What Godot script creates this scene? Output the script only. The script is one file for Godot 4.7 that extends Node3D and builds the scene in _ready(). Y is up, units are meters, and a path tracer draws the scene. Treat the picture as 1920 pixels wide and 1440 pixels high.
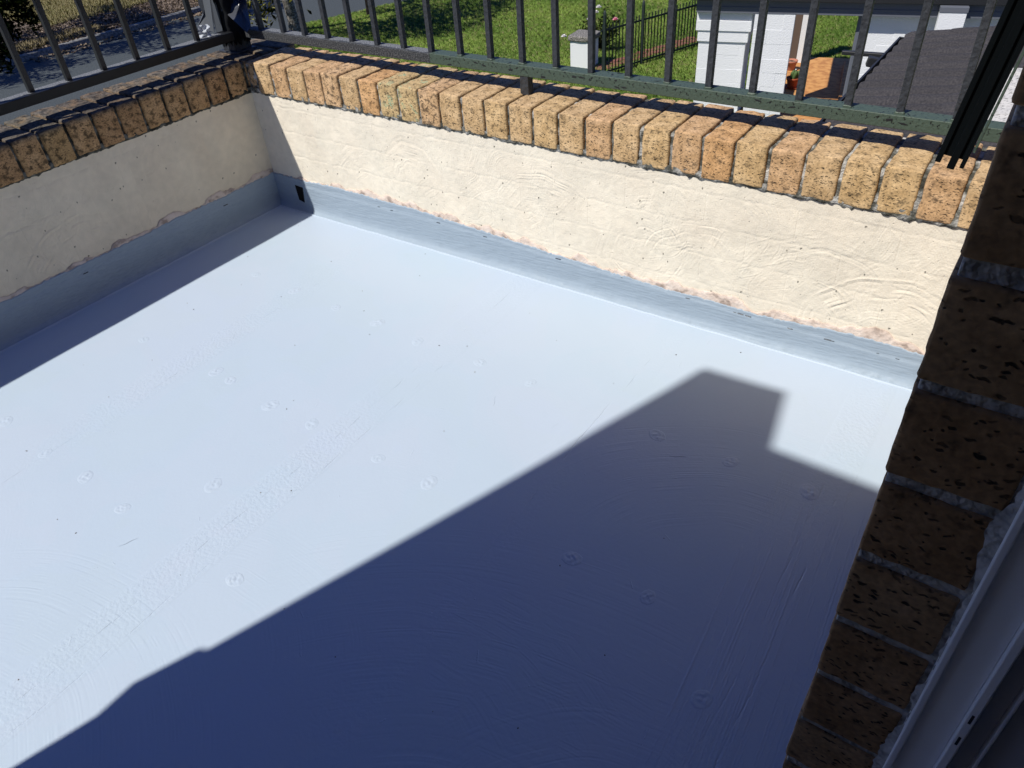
extends Node3D
# A roof terrace seen from an upstairs window, looking down on its freshly coated floor.
# y up, metres.  x runs along the right parapet, z along the left parapet, the origin is their inner corner at floor level.

var used := {}
var rng := RandomNumberGenerator.new()
const G := -3.7            # garden level
const T := 0.554           # top of the coping bricks
const HB := 0.445          # underside of the coping bricks

# ------------------------------------------------------------------ naming
func nm(s: String) -> String:
	if not used.has(s):
		used[s] = 0
		return s
	used[s] += 1
	return "%s_%03d" % [s, used[s]]

func tag(o: Node, label := "", category := "", group := "", kind := "") -> Node:
	if label: o.set_meta("label", label)
	if category: o.set_meta("category", category)
	if group: o.set_meta("group", group)
	if kind: o.set_meta("kind", kind)
	return o

func thing(called: String, label: String, category: String, at := Vector3.ZERO, turn := 0.0, group := "") -> Node3D:
	var o := Node3D.new()
	o.name = nm(called)
	add_child(o, true)
	o.position = at
	o.rotation.y = turn
	tag(o, label, category, group)
	return o

func part(called: String, mesh: Mesh, mat: Material, parent: Node, pos := Vector3.ZERO, rot := Vector3.ZERO) -> MeshInstance3D:
	var o := MeshInstance3D.new()
	if parent == self:
		o.name = nm(called)
	else:
		var k := 0
		var s := called
		while parent.has_node(s):
			k += 1
			s = "%s_%03d" % [called, k]
		o.name = s
	o.mesh = mesh
	o.material_override = mat
	o.position = pos
	o.rotation = rot
	parent.add_child(o, true)
	return o

# many alike children: keeps a counter instead of searching
var kid := {}
func piece(called: String, mesh: Mesh, mat: Material, parent: Node, pos := Vector3.ZERO, rot := Vector3.ZERO) -> MeshInstance3D:
	var key := str(parent.get_instance_id()) + called
	var k: int = kid.get(key, 0)
	kid[key] = k + 1
	var o := MeshInstance3D.new()
	o.name = called if k == 0 else "%s_%03d" % [called, k]
	o.mesh = mesh
	o.material_override = mat
	o.position = pos
	o.rotation = rot
	parent.add_child(o, true)
	return o

func lin(r: float, g: float, b: float) -> Color:
	return Color(r, g, b).linear_to_srgb()

# ------------------------------------------------------------------ mesh helpers
func mesh_from(v: PackedVector3Array, n: PackedVector3Array, uv: PackedVector2Array, idx: PackedInt32Array, col := PackedColorArray()) -> ArrayMesh:
	var a := []
	a.resize(Mesh.ARRAY_MAX)
	a[Mesh.ARRAY_VERTEX] = v
	a[Mesh.ARRAY_NORMAL] = n
	a[Mesh.ARRAY_TEX_UV] = uv
	a[Mesh.ARRAY_INDEX] = idx
	if col.size(): a[Mesh.ARRAY_COLOR] = col
	var m := ArrayMesh.new()
	m.add_surface_from_arrays(Mesh.PRIMITIVE_TRIANGLES, a)
	return m

# sheet over (u, v) in 0..1; f gives the point, g the uv; front is the side from which u runs right and v runs down
func sheet(nu: int, nv: int, f: Callable, uvs := Vector2.ONE, uvo := Vector2.ZERO) -> ArrayMesh:
	var v := PackedVector3Array()
	var n := PackedVector3Array()
	var uv := PackedVector2Array()
	var idx := PackedInt32Array()
	v.resize((nu + 1) * (nv + 1))
	n.resize(v.size())
	uv.resize(v.size())
	for j in nv + 1:
		for i in nu + 1:
			var k := j * (nu + 1) + i
			var a := float(i) / nu
			var b := float(j) / nv
			v[k] = f.call(a, b)
			uv[k] = Vector2(a, b) * uvs + uvo
	for j in nv + 1:
		for i in nu + 1:
			var k := j * (nu + 1) + i
			var du: Vector3 = v[k + (1 if i < nu else 0)] - v[k - (1 if i > 0 else 0)]
			var dv: Vector3 = v[k + ((nu + 1) if j < nv else 0)] - v[k - ((nu + 1) if j > 0 else 0)]
			n[k] = dv.cross(du).normalized()
	for j in nv:
		for i in nu:
			var k := j * (nu + 1) + i
			idx.append_array([k, k + 1, k + nu + 2, k, k + nu + 2, k + nu + 1])
	return mesh_from(v, n, uv, idx)

# a grid line across a face: the outer cells are as wide as the rounding, the rest even
func grid_at(i: int, n: int, h: float, r: float) -> float:
	var k := 1.0 - r / h
	if i == 0: return -1.0
	if i == n: return 1.0
	if n < 3: return 0.0
	return lerp(-k, k, float(i - 1) / (n - 2))

# box with rounded edges, n cells a side, roughened by noise
func rbox(size: Vector3, r: float, n := 4, rough := 0.0, seed := 1, freq := 40.0, chip := 0.0, grime := 0.0) -> ArrayMesh:
	var h := size * 0.5
	var core := h - Vector3.ONE * r
	var fn := FastNoiseLite.new()
	fn.seed = seed
	fn.frequency = freq
	fn.fractal_octaves = 3
	var v := PackedVector3Array()
	var nn := PackedVector3Array()
	var uv := PackedVector2Array()
	var idx := PackedInt32Array()
	for ax in 3:
		for s in [-1.0, 1.0]:
			var base := v.size()
			for j in n + 1:
				for i in n + 1:
					# denser near the edges so that the rounding shows
					var a := grid_at(i, n, h[(ax + 1) % 3], r)
					var b := grid_at(j, n, h[(ax + 2) % 3], r)
					var p := Vector3.ZERO
					p[ax] = s * h[ax]
					p[(ax + 1) % 3] = a * h[(ax + 1) % 3]
					p[(ax + 2) % 3] = b * h[(ax + 2) % 3]
					var q := p.clamp(-core, core)
					var d := (p - q).normalized()
					p = q + d * r
					if rough > 0.0:
						var w := fn.get_noise_3dv(p)
						p += d * w * rough
						if chip > 0.0:
							var e := 0
							for c in 3:
								if abs(p[c]) > h[c] - r * 1.6: e += 1
							if e >= 2: p -= d * chip * max(0.0, fn.get_noise_3dv(p * 0.7 + Vector3(9, 3, 5)))
					v.append(p)
					nn.append(d)
					uv.append(Vector2(a, b) * 0.5 + Vector2(0.5, 0.5))
			for j in n:
				for i in n:
					var k := base + j * (n + 1) + i
					if s > 0: idx.append_array([k, k + n + 2, k + 1, k, k + n + 1, k + n + 2])
					else: idx.append_array([k, k + 1, k + n + 2, k, k + n + 2, k + n + 1])
	if rough > 0.0:   # normals of the roughened faces, each face for itself
		var per := (n + 1) * (n + 1)
		for k in v.size():
			var f0 := (k / per) * per
			var l := k - f0
			var i := l % (n + 1)
			var j := l / (n + 1)
			if i == 0 or j == 0 or i == n or j == n: continue
			var du := v[k + 1] - v[k - 1]
			var dv := v[k + n + 1] - v[k - n - 1]
			var c := du.cross(dv).normalized()
			if c.dot(nn[k]) < 0: c = -c
			nn[k] = c
	var col := PackedColorArray()
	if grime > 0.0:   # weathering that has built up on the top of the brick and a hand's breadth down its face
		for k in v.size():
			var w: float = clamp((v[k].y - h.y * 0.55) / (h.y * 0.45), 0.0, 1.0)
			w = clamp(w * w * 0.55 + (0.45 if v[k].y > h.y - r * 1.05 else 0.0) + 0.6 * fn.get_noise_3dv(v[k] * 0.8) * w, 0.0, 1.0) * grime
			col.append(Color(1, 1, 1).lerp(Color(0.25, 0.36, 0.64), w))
	return mesh_from(v, nn, uv, idx, col)

var box_cache := {}
func box(size: Vector3, bevel := 0.003) -> ArrayMesh:
	var key := "%s %f" % [size, bevel]
	if not box_cache.has(key): box_cache[key] = rbox(size, min(bevel, min(size.x, min(size.y, size.z)) * 0.45), 3)
	return box_cache[key]

# box given by two corners
func slab(called: String, a: Vector3, b: Vector3, mat: Material, parent: Node, bevel := 0.003) -> MeshInstance3D:
	var s := (b - a).abs()
	return part(called, box(s, bevel), mat, parent, (a + b) * 0.5)

func tube_into(st: SurfaceTool, pts: Array, radii: Array, sides := 8) -> void:
	var rings := []
	for k in pts.size():
		var d: Vector3 = (pts[min(k + 1, pts.size() - 1)] - pts[max(k - 1, 0)]).normalized()
		var x := d.cross(Vector3.UP if abs(d.y) < 0.9 else Vector3.RIGHT).normalized()
		var y := d.cross(x)
		var ring := []
		for i in sides:
			var t := TAU * i / sides
			ring.append(pts[k] + (x * cos(t) + y * sin(t)) * radii[k])
		rings.append(ring)
	for k in pts.size() - 1:
		for i in sides:
			var j := (i + 1) % sides
			for p in [rings[k][i], rings[k][j], rings[k + 1][j], rings[k][i], rings[k + 1][j], rings[k + 1][i]]:
				st.add_vertex(p)

func tube(pts: Array, radii: Array, sides := 8) -> ArrayMesh:
	var st := SurfaceTool.new()
	st.begin(Mesh.PRIMITIVE_TRIANGLES)
	st.set_smooth_group(0)
	tube_into(st, pts, radii, sides)
	st.generate_normals()
	return st.commit()

# solid from an outline in x, y, thick in z from z0 back to z1
func prism(outline: PackedVector2Array, z0: float, z1: float) -> ArrayMesh:
	var st := SurfaceTool.new()
	st.begin(Mesh.PRIMITIVE_TRIANGLES)
	st.set_smooth_group(-1)
	var tri := Geometry2D.triangulate_polygon(outline)
	for t in range(0, tri.size(), 3):
		var a := outline[tri[t]]
		var b := outline[tri[t + 1]]
		var c := outline[tri[t + 2]]
		for q in [a, b, c]: st.add_vertex(Vector3(q.x, q.y, z0))
		for q in [a, c, b]: st.add_vertex(Vector3(q.x, q.y, z1))
	for i in outline.size():
		var a := outline[i]
		var b := outline[(i + 1) % outline.size()]
		for q in [Vector3(a.x, a.y, z0), Vector3(a.x, a.y, z1), Vector3(b.x, b.y, z1), Vector3(a.x, a.y, z0), Vector3(b.x, b.y, z1), Vector3(b.x, b.y, z0)]:
			st.add_vertex(q)
	st.generate_normals()
	return st.commit()

func lathe(profile: Array, sides := 24) -> ArrayMesh:
	var st := SurfaceTool.new()
	st.begin(Mesh.PRIMITIVE_TRIANGLES)
	st.set_smooth_group(0)
	for k in profile.size() - 1:
		for i in sides:
			var q := []
			for kk in [k, k + 1]:
				for ii in [i, i + 1]:
					var t = TAU * ii / sides
					q.append(Vector3(cos(t) * profile[kk].x, profile[kk].y, sin(t) * profile[kk].x))
			for p in [q[0], q[1], q[3], q[0], q[3], q[2]]: st.add_vertex(p)
	st.generate_normals()
	return st.commit()

# ------------------------------------------------------------------ textures
func fnl(seed: int, freq: float, oct := 4, type := FastNoiseLite.TYPE_SIMPLEX_SMOOTH) -> FastNoiseLite:
	var f := FastNoiseLite.new()
	f.seed = seed
	f.frequency = freq
	f.fractal_octaves = oct
	f.noise_type = type
	return f

func noise_bytes(f: FastNoiseLite, w: int, h: int, seamless := false) -> PackedByteArray:
	var im := f.get_seamless_image(w, h) if seamless else f.get_image(w, h)
	im.convert(Image.FORMAT_L8)
	return im.get_data()

func normal_tex(hmap: PackedFloat32Array, w: int, h: int, per_texel_mm: float) -> ImageTexture:
	var im := Image.create_from_data(w, h, false, Image.FORMAT_RF, hmap.to_byte_array())
	im.bump_map_to_normal_map(1.0 / per_texel_mm)
	return ImageTexture.create_from_image(im)

# noise colours between stops
func color_tex(seed: int, freq: float, cols: Array, offs: Array, size := 512, oct := 5) -> NoiseTexture2D:
	var t := NoiseTexture2D.new()
	t.width = size
	t.height = size
	t.seamless = true
	t.noise = fnl(seed, freq, oct)
	var g := Gradient.new()
	g.offsets = PackedFloat32Array(offs)
	g.colors = PackedColorArray(cols)
	t.color_ramp = g
	return t

func bump_tex(seed: int, freq: float, strength: float, size := 512, oct := 5) -> NoiseTexture2D:
	var t := NoiseTexture2D.new()
	t.width = size
	t.height = size
	t.seamless = true
	t.as_normal_map = true
	t.bump_strength = strength
	t.noise = fnl(seed, freq, oct)
	return t

func mat(c: Color, rough := 0.8, metal := 0.0) -> StandardMaterial3D:
	var m := StandardMaterial3D.new()
	m.albedo_color = c
	m.roughness = rough
	m.metallic = metal
	m.metallic_specular = 0.4
	return m

func tri(m: StandardMaterial3D, per_metre: float) -> StandardMaterial3D:
	m.uv1_triplanar = true
	m.uv1_world_triplanar = true
	m.uv1_scale = Vector3.ONE * per_metre
	return m

# --- brick skin: wire-cut faces with short dark drag marks, pits and soot.  1024 px = 0.5 m
func brick_images(seed: int, pits: int, soot: float, lichen: float, ps := 1.0) -> Array:
	var w := 1024
	var r := RandomNumberGenerator.new()
	r.seed = seed
	var fine := noise_bytes(fnl(seed, 0.06, 4), w, w, true)
	var broad := noise_bytes(fnl(seed + 1, 0.008, 4), w, w, true)
	var sootn := noise_bytes(fnl(seed + 2, 0.018, 5), w, w, true)
	var pit := PackedFloat32Array()
	pit.resize(w * w)
	for k in pits:
		var cx := r.randi() % w
		var cy := r.randi() % w
		var big := r.randf()
		var ln := (2.0 + 8.0 * big * big) * (1.0 if ps == 1.0 else 0.55 * ps)
		var ht := (0.9 + 1.3 * r.randf() * (0.4 + big)) * ps
		var tilt := r.randf_range(-0.35, 0.35)
		var dep := r.randf_range(0.45, 1.0)
		var ph := r.randf() * 6.0
		for dy in range(-int(ht) - 5, int(ht) + 6):
			for dx in range(-int(ln) - 1, int(ln) + 2):
				var yy := dy - tilt * dx - sin(dx * 0.45 + ph) * 1.1
				var q: float = 1.0 - (dx * dx) / (ln * ln) - (yy * yy) / (ht * ht)
				if q > 0.0:
					var i := ((cy + dy + w) % w) * w + (cx + dx + w) % w
					pit[i] = max(pit[i], dep * min(1.0, q * 2.2))
	var data := PackedByteArray()
	data.resize(w * w * 3)
	var hm := PackedFloat32Array()
	hm.resize(w * w)
	for i in w * w:
		var f := fine[i] / 255.0
		var b := broad[i] / 255.0
		var p := pit[i]
		var s: float = clamp((sootn[i] / 255.0 - (0.72 - soot)) * 4.0, 0.0, 1.0) * 0.75
		var l: float = clamp((broad[i] / 255.0 - (1.0 - lichen)) * 9.0, 0.0, 1.0) * clamp((f - 0.35) * 4.0, 0.0, 1.0)
		var k := 0.86 + 0.28 * (f - 0.5) + 0.20 * (b - 0.5)
		# sRGB tan, darker in the drag marks
		var cr := 240.0 * k
		var cg := (202.0 + 8.0 * (b - 0.5)) * k
		var cb := (151.0 + 18.0 * (b - 0.5)) * k
		var d := (1.0 - 0.78 * p) * (1.0 - 0.62 * s)
		cr *= d
		cg *= d
		cb *= d
		cr = lerp(cr, 168.0 * k, l)
		cg = lerp(cg, 184.0 * k, l)
		cb = lerp(cb, 150.0 * k, l)
		data[i * 3] = int(clamp(cr, 0, 255))
		data[i * 3 + 1] = int(clamp(cg, 0, 255))
		data[i * 3 + 2] = int(clamp(cb, 0, 255))
		hm[i] = -1.3 * p + 0.5 * f
	var im := Image.create_from_data(w, w, false, Image.FORMAT_RGB8, data)
	return [ImageTexture.create_from_image(im), normal_tex(hm, w, w, 0.49)]

func brick_mat(imgs: Array, tint: Color) -> StandardMaterial3D:
	var m := mat(tint, 0.92)
	m.albedo_texture = imgs[0]
	m.normal_enabled = true
	m.normal_texture = imgs[1]
	m.vertex_color_use_as_albedo = true
	return tri(m, 2.0)

# --- arcs left by a trowel or a brush, added to a height map (mm)
func arcs(hm: PackedFloat32Array, w: int, h: int, mm: float, c: Vector2, r0: float, r1: float, a0: float, a1: float, amp: float, pitch: float, r: RandomNumberGenerator) -> void:
	var n := int((r1 - r0) / pitch) + 2
	var prof := PackedFloat32Array()
	prof.resize(n)
	for i in n: prof[i] = r.randf_range(-1.0, 1.0) * (1.0 if r.randf() < 0.55 else 0.25)
	var x0: int = clamp(int((c.x - r1) / mm * 1000.0), 0, w - 1)
	var x1: int = clamp(int((c.x + r1) / mm * 1000.0), 0, w - 1)
	var y0: int = clamp(int((c.y - r1) / mm * 1000.0), 0, h - 1)
	var y1: int = clamp(int((c.y + r1) / mm * 1000.0), 0, h - 1)
	var span := a1 - a0
	var wob := r.randf() * 6.0
	var brk := fnl(r.randi() % 1000, 0.02, 3)
	for y in range(y0, y1 + 1):
		for x in range(x0, x1 + 1):
			var dx := x * mm * 0.001 - c.x
			var dy := y * mm * 0.001 - c.y
			var d := sqrt(dx * dx + dy * dy * 1.25)
			if d < r0 or d > r1: continue
			var a := fposmod(atan2(dy, dx) - a0, TAU)
			if a > span: continue
			var t := (d - r0 + 0.009 * sin(a * 2.3 + wob) + 0.003 * sin(a * 9.0 + wob)) / pitch
			if t < 0.0 or t > n - 2: continue
			var i := int(t)
			var s: float = lerp(prof[i], prof[i + 1], t - i)
			var e: float = min(1.0, min(a, span - a) * 4.0) * min(1.0, min(d - r0, r1 - d) * 25.0)
			var m: float = brk.get_noise_2d(x * 0.8, y * 0.8)
			hm[y * w + x] += amp * s * e * clamp(0.65 + m * 1.8, 0.0, 1.4)

func floor_normal() -> ImageTexture:
	var w := 2048
	var mm := 1.3184                     # 2048 px = 2.70 m both ways
	var r := RandomNumberGenerator.new()
	r.seed = 77
	var n1 := noise_bytes(fnl(5, 0.11, 3), w, w)
	var n2 := noise_bytes(fnl(6, 0.30, 2), w, w)
	var hm := PackedFloat32Array()
	hm.resize(w * w)
	# reinforcing strips under the coating, along the sheet joints: fibrous, with a faint step at each edge
	var weight := PackedFloat32Array()
	var lift := PackedFloat32Array()
	weight.resize(w)
	lift.resize(w)
	for x in w:
		var m := x * mm * 0.001
		for s in [[0.60, 0.055, 0.7], [1.235, 0.060, 1.0], [1.765, 0.055, 0.6], [2.325, 0.05, 0.7]]:
			var d: float = abs(m - s[0])
			var e: float = clamp((s[1] - d) / 0.012, 0.0, 1.0)
			weight[x] = max(weight[x], e * s[2])
			lift[x] = max(lift[x], clamp((s[1] - d) / 0.0035, 0.0, 1.0) * s[2])
	var big := fnl(9, 1.6, 2)
	var mask := PackedFloat32Array()
	mask.resize(128 * 128)
	for i in 128 * 128: mask[i] = clamp(0.55 + 1.3 * big.get_noise_2d((i % 128) * 0.03, (i / 128) * 0.012), 0.04, 1.3)
	for y in w:
		for x in w:
			var i := y * w + x
			var b := 0.0
			if weight[x] > 0.0:
				b = weight[x] * (0.30 * n2[i] / 255.0 + 0.85 * n1[i] / 255.0) * mask[(y >> 4) * 128 + (x >> 4)] + lift[x] * 0.30
			hm[i] = 0.12 * n1[i] / 255.0 + b
	# hairline joints
	for l in [[1.228, 0.1, 1.9], [1.282, 0.5, 1.9], [1.772, 0.15, 1.2], [0.622, 0.3, 1.5], [2.322, 0.35, 1.2], [2.355, 0.5, 1.3]]:
		for y in range(int(l[1] * 1000 / mm), int(l[2] * 1000 / mm)):
			var x := int((l[0] + 0.003 * sin(y * 0.011) + 0.0015 * sin(y * 0.05)) * 1000 / mm)
			var q: float = 0.9 * max(0.0, 0.4 + big.get_noise_2d(l[0] * 40.0, y * 0.01) * 1.6)
			hm[y * w + x] -= q
			hm[y * w + x + 1] -= q * 0.6
	# long brush sweeps
	for a in [[Vector2(2.15, 1.75), 0.35, 1.0, 3.6, 5.2, 0.22], [Vector2(1.2, 2.0), 0.2, 0.62, 3.9, 6.0, 0.28], [Vector2(1.9, 1.5), 0.15, 0.5, 3.5, 5.6, 0.22], [Vector2(0.45, 1.95), 0.25, 0.62, 4.2, 6.2, 0.16],
			[Vector2(1.4, 1.55), 0.15, 0.42, 4.0, 5.9, 0.14], [Vector2(0.9, 1.15), 0.2, 0.5, 3.4, 5.2, 0.05], [Vector2(1.0, 0.55), 0.2, 0.6, 3.3, 5.5, 0.05], [Vector2(2.25, 0.9), 0.2, 0.66, 3.2, 5.0, 0.22], [Vector2(2.3, 1.5), 0.1, 0.45, 3.0, 4.8, 0.25], [Vector2(1.55, 1.1), 0.1, 0.3, 3.4, 5.6, 0.07]]:
		arcs(hm, w, w, mm, a[0], a[1], a[2], a[3], a[4], a[5] * 0.6, 0.0032, r)
	# straight brushing beside the house wall
	for k in 190:
		var x := r.randf_range(2.22, 2.44)
		var y := r.randf_range(0.4, 1.6)
		var ln := r.randf_range(0.05, 0.4)
		for t in int(ln * 1000 / mm):
			var px := int((x + 0.02 * t / 300.0) * 1000 / mm)
			var py := int(y * 1000 / mm) + t
			if px < w - 1 and py < w: hm[py * w + px] += 0.3
	# runs, hairs and grit
	for k in 160:
		var p := Vector2(r.randf_range(0.25, 2.4), r.randf_range(0.05, 2.1))
		var a := r.randf() * TAU
		var ln := r.randf_range(2, 22) if k % 3 == 0 else r.randf_range(1, 3)
		for t in int(ln):
			var px := int(p.x * 1000 / mm + cos(a) * t)
			var py := int(p.y * 1000 / mm + sin(a) * t)
			if px > 0 and py > 0 and px < w - 1 and py < w - 1: hm[py * w + px] += 0.55
	return normal_tex(hm, w, w, mm)

func render_normal() -> ImageTexture:
	var w := 2048
	var h := 512
	var mm := 1.25                       # 2.56 m by 0.64 m
	var r := RandomNumberGenerator.new()
	r.seed = 31
	var n1 := noise_bytes(fnl(15, 0.05, 4), w, h)
	var n2 := noise_bytes(fnl(16, 0.25, 3), w, h)
	var hm := PackedFloat32Array()
	hm.resize(w * h)
	for i in w * h:
		hm[i] = 0.9 * n1[i] / 255.0 + 0.42 * n2[i] / 255.0
	for k in 60:
		var c := Vector2(r.randf_range(0.1, 2.5), r.randf_range(0.05, 0.5))
		var a0 := r.randf() * TAU
		arcs(hm, w, h, mm, c, r.randf_range(0.03, 0.08), r.randf_range(0.13, 0.26), a0, a0 + r.randf_range(1.5, 3.2), 0.33, 0.0034, r)
	# the big swirls near the house
	for s in [[Vector2(2.12, 0.30), 0.05, 0.24, 2.6, 5.9, 0.6], [Vector2(2.06, 0.27), 0.04, 0.20, 2.2, 5.2, 0.5], [Vector2(1.62, 0.24), 0.03, 0.17, 5.3, 8.9, 0.75], [Vector2(1.78, 0.28), 0.03, 0.2, 3.1, 5.6, 0.75], [Vector2(1.28, 0.25), 0.05, 0.22, 3.3, 5.6, 0.6], [Vector2(2.3, 0.35), 0.06, 0.24, 2.8, 5.5, 0.8], [Vector2(0.75, 0.22), 0.04, 0.2, 3.4, 5.9, 0.6]]:
		arcs(hm, w, h, mm, s[0], s[1], s[2], s[3], s[4], s[5], 0.0045, r)
	# ghosts of the brick courses under the skin
	var wob := fnl(17, 0.02, 2)
	for c in 6:
		for x in w:
			var y := int((0.05 + 0.086 * c) * 1000 / mm + 4.0 * wob.get_noise_2d(x, c * 50))
			var s: float = 0.5 + 0.5 * wob.get_noise_2d(x * 0.6, c * 90 + 7)
			for d in range(-4, 5):
				if y + d > 0 and y + d < h: hm[(y + d) * w + x] -= 0.95 * s * (1.0 - abs(d) / 5.0)
		for k in 11:
			var x := int((0.12 + 0.24 * k + (0.12 if c % 2 else 0.0)) * 1000 / mm)
			for d in 60:
				var y := int((0.05 + 0.086 * c) * 1000 / mm) + d
				if x < w - 3 and y < h:
					for e in 3: hm[y * w + x + e] -= 0.4
	for k in 900:   # nicks and holes
		var x := 4 + r.randi() % (w - 8)
		var y := 4 + r.randi() % (h - 8)
		var ln := r.randi_range(1, 5)
		for t in ln: hm[(y + (t if k % 3 == 0 else 0)) * w + x + (t if k % 3 else 0) - 2] -= r.randf_range(0.5, 1.6)
	return normal_tex(hm, w, h, mm)

func render_color() -> ImageTexture:
	var w := 1024
	var h := 256
	var r := RandomNumberGenerator.new()
	r.seed = 8
	var a := noise_bytes(fnl(41, 0.012, 4), w, h)
	var b := noise_bytes(fnl(42, 0.07, 4), w, h)
	var data := PackedByteArray()
	data.resize(w * h * 3)
	for i in w * h:
		var k := 0.965 + 0.06 * (a[i] / 255.0 - 0.5) + 0.05 * (b[i] / 255.0 - 0.5)
		var pink := a[(i + 5000) % (w * h)] / 255.0
		data[i * 3] = int(clamp(236.0 * k + 1.5 * (pink - 0.5), 0, 255))
		data[i * 3 + 1] = int(clamp(227.0 * k - 1.2 * (pink - 0.5), 0, 255))
		data[i * 3 + 2] = int(clamp(209.5 * k - 2.5 * (pink - 0.5), 0, 255))
	for k in 190:
		var x := 2 + r.randi() % (w - 5)
		var y := 2 + r.randi() % (h - 5)
		for t in r.randi_range(1, 3):
			var i := (y + t % 2) * w + x + t / 2
			var d := r.randf_range(0.25, 0.75)
			for c in 3: data[i * 3 + c] = int(data[i * 3 + c] * d)
	return ImageTexture.create_from_image(Image.create_from_data(w, h, false, Image.FORMAT_RGB8, data))

# ------------------------------------------------------------------ materials
var M := {}
func make_materials() -> void:
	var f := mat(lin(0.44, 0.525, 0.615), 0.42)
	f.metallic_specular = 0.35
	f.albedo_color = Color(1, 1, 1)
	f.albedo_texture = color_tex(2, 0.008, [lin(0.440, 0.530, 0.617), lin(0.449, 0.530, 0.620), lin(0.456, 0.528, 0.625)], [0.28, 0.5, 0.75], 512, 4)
	f.normal_enabled = true
	f.normal_texture = floor_normal()
	M.coating = f
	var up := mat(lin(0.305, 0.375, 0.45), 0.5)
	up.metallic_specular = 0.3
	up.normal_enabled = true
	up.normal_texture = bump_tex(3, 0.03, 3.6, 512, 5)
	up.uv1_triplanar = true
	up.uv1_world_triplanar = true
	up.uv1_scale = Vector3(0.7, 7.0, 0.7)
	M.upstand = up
	var rn := render_normal()
	var rc := render_color()
	for k in 2:
		var m := mat(Color(1, 1, 1) if k == 0 else Color(0.97, 0.95, 0.92), 0.95)
		m.albedo_texture = rc
		m.normal_enabled = true
		m.normal_texture = rn
		m.normal_scale = 1.0
		M["render%d" % k] = m
	var pk := mat(Color(1, 1, 1), 0.95)
	pk.albedo_texture = color_tex(51, 0.02, [lin(0.34, 0.27, 0.23), lin(0.62, 0.51, 0.44), lin(0.72, 0.62, 0.55)], [0.2, 0.42, 0.8])
	pk.normal_enabled = true
	pk.normal_texture = bump_tex(52, 0.05, 2.5)
	M.primer = tri(pk, 2.0)
	var sunny := brick_images(101, 4600, 0.07, 0.0)
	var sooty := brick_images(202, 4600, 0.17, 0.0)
	var green := brick_images(303, 4200, 0.12, 0.36)
	M.brick = [brick_mat(sunny, Color(0.96, 0.96, 0.96)), brick_mat(sunny, Color(0.96, 0.93, 0.93)), brick_mat(sunny, Color(0.97, 0.97, 0.95)), brick_mat(sunny, Color(0.97, 0.91, 0.86)), brick_mat(sooty, Color(0.96, 0.94, 0.95)), brick_mat(green, Color(0.95, 0.97, 0.95))]
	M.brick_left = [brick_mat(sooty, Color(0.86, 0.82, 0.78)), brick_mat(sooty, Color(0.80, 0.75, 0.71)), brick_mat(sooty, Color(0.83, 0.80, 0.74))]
	var pitted := brick_images(505, 2300, 0.02, 0.0, 1.75)
	M.brick_house = [brick_mat(pitted, Color(0.76, 0.735, 0.72)), brick_mat(pitted, Color(0.68, 0.665, 0.66)), brick_mat(pitted, Color(0.72, 0.68, 0.65))]
	var mo := mat(Color(1, 1, 1), 0.97)
	mo.albedo_texture = color_tex(61, 0.013, [lin(0.05, 0.05, 0.04), lin(0.12, 0.12, 0.105), lin(0.31, 0.305, 0.285), lin(0.60, 0.59, 0.56)], [0.30, 0.45, 0.60, 0.85], 512, 6)
	mo.normal_enabled = true
	mo.normal_texture = bump_tex(62, 0.09, 4.0)
	M.mortar = tri(mo, 3.0)
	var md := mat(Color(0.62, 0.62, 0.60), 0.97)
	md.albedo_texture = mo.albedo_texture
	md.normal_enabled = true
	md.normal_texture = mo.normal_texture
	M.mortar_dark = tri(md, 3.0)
	var mh := mat(lin(0.36, 0.40, 0.44), 0.97)
	mh.normal_enabled = true
	mh.normal_texture = mo.normal_texture
	mh.normal_scale = 1.0
	mh.albedo_color = Color(1, 1, 1)
	mh.albedo_texture = color_tex(64, 0.04, [lin(0.24, 0.24, 0.23), lin(0.42, 0.42, 0.41), lin(0.52, 0.515, 0.50)], [0.25, 0.5, 0.8], 512, 6)
	M.mortar_house = tri(mh, 3.0)
	# metalwork
	var bl := mat(lin(0.042, 0.046, 0.054), 0.42)
	bl.albedo_texture = color_tex(71, 0.05, [Color(0.9, 0.9, 0.9), Color(1, 1, 1), Color(1.0, 1.0, 1.0)], [0.3, 0.5, 0.7], 256)
	bl.normal_enabled = true
	bl.normal_texture = bump_tex(72, 0.06, 2.0, 256)
	M.black = tri(bl, 4.0)
	M.black_bar = mat(lin(0.022, 0.024, 0.028), 0.4)
	M.black_rail = mat(lin(0.010, 0.011, 0.013), 0.5)
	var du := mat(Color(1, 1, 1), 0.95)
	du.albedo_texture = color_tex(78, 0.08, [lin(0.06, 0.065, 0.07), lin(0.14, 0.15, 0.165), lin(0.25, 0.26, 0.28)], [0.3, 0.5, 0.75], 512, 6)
	M.rail_grey = tri(du, 5.0)  # mottled grey for the layer on the rail tops
	var gy := mat(Color(1, 1, 1), 0.62)
	gy.albedo_texture = color_tex(73, 0.06, [lin(0.02, 0.022, 0.025), lin(0.05, 0.054, 0.06), lin(0.13, 0.135, 0.14)], [0.3, 0.5, 0.8], 512, 6)
	gy.normal_enabled = true
	gy.normal_texture = bump_tex(74, 0.15, 3.0)
	M.grey_metal = tri(gy, 5.0)
	var gn := mat(Color(1, 1, 1), 0.5)
	gn.albedo_texture = color_tex(75, 0.022, [lin(0.012, 0.014, 0.014), lin(0.016, 0.018, 0.017), lin(0.058, 0.085, 0.066), lin(0.072, 0.102, 0.080)], [0.215, 0.235, 0.25, 0.9], 1024, 6)
	gn.normal_enabled = true
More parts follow.
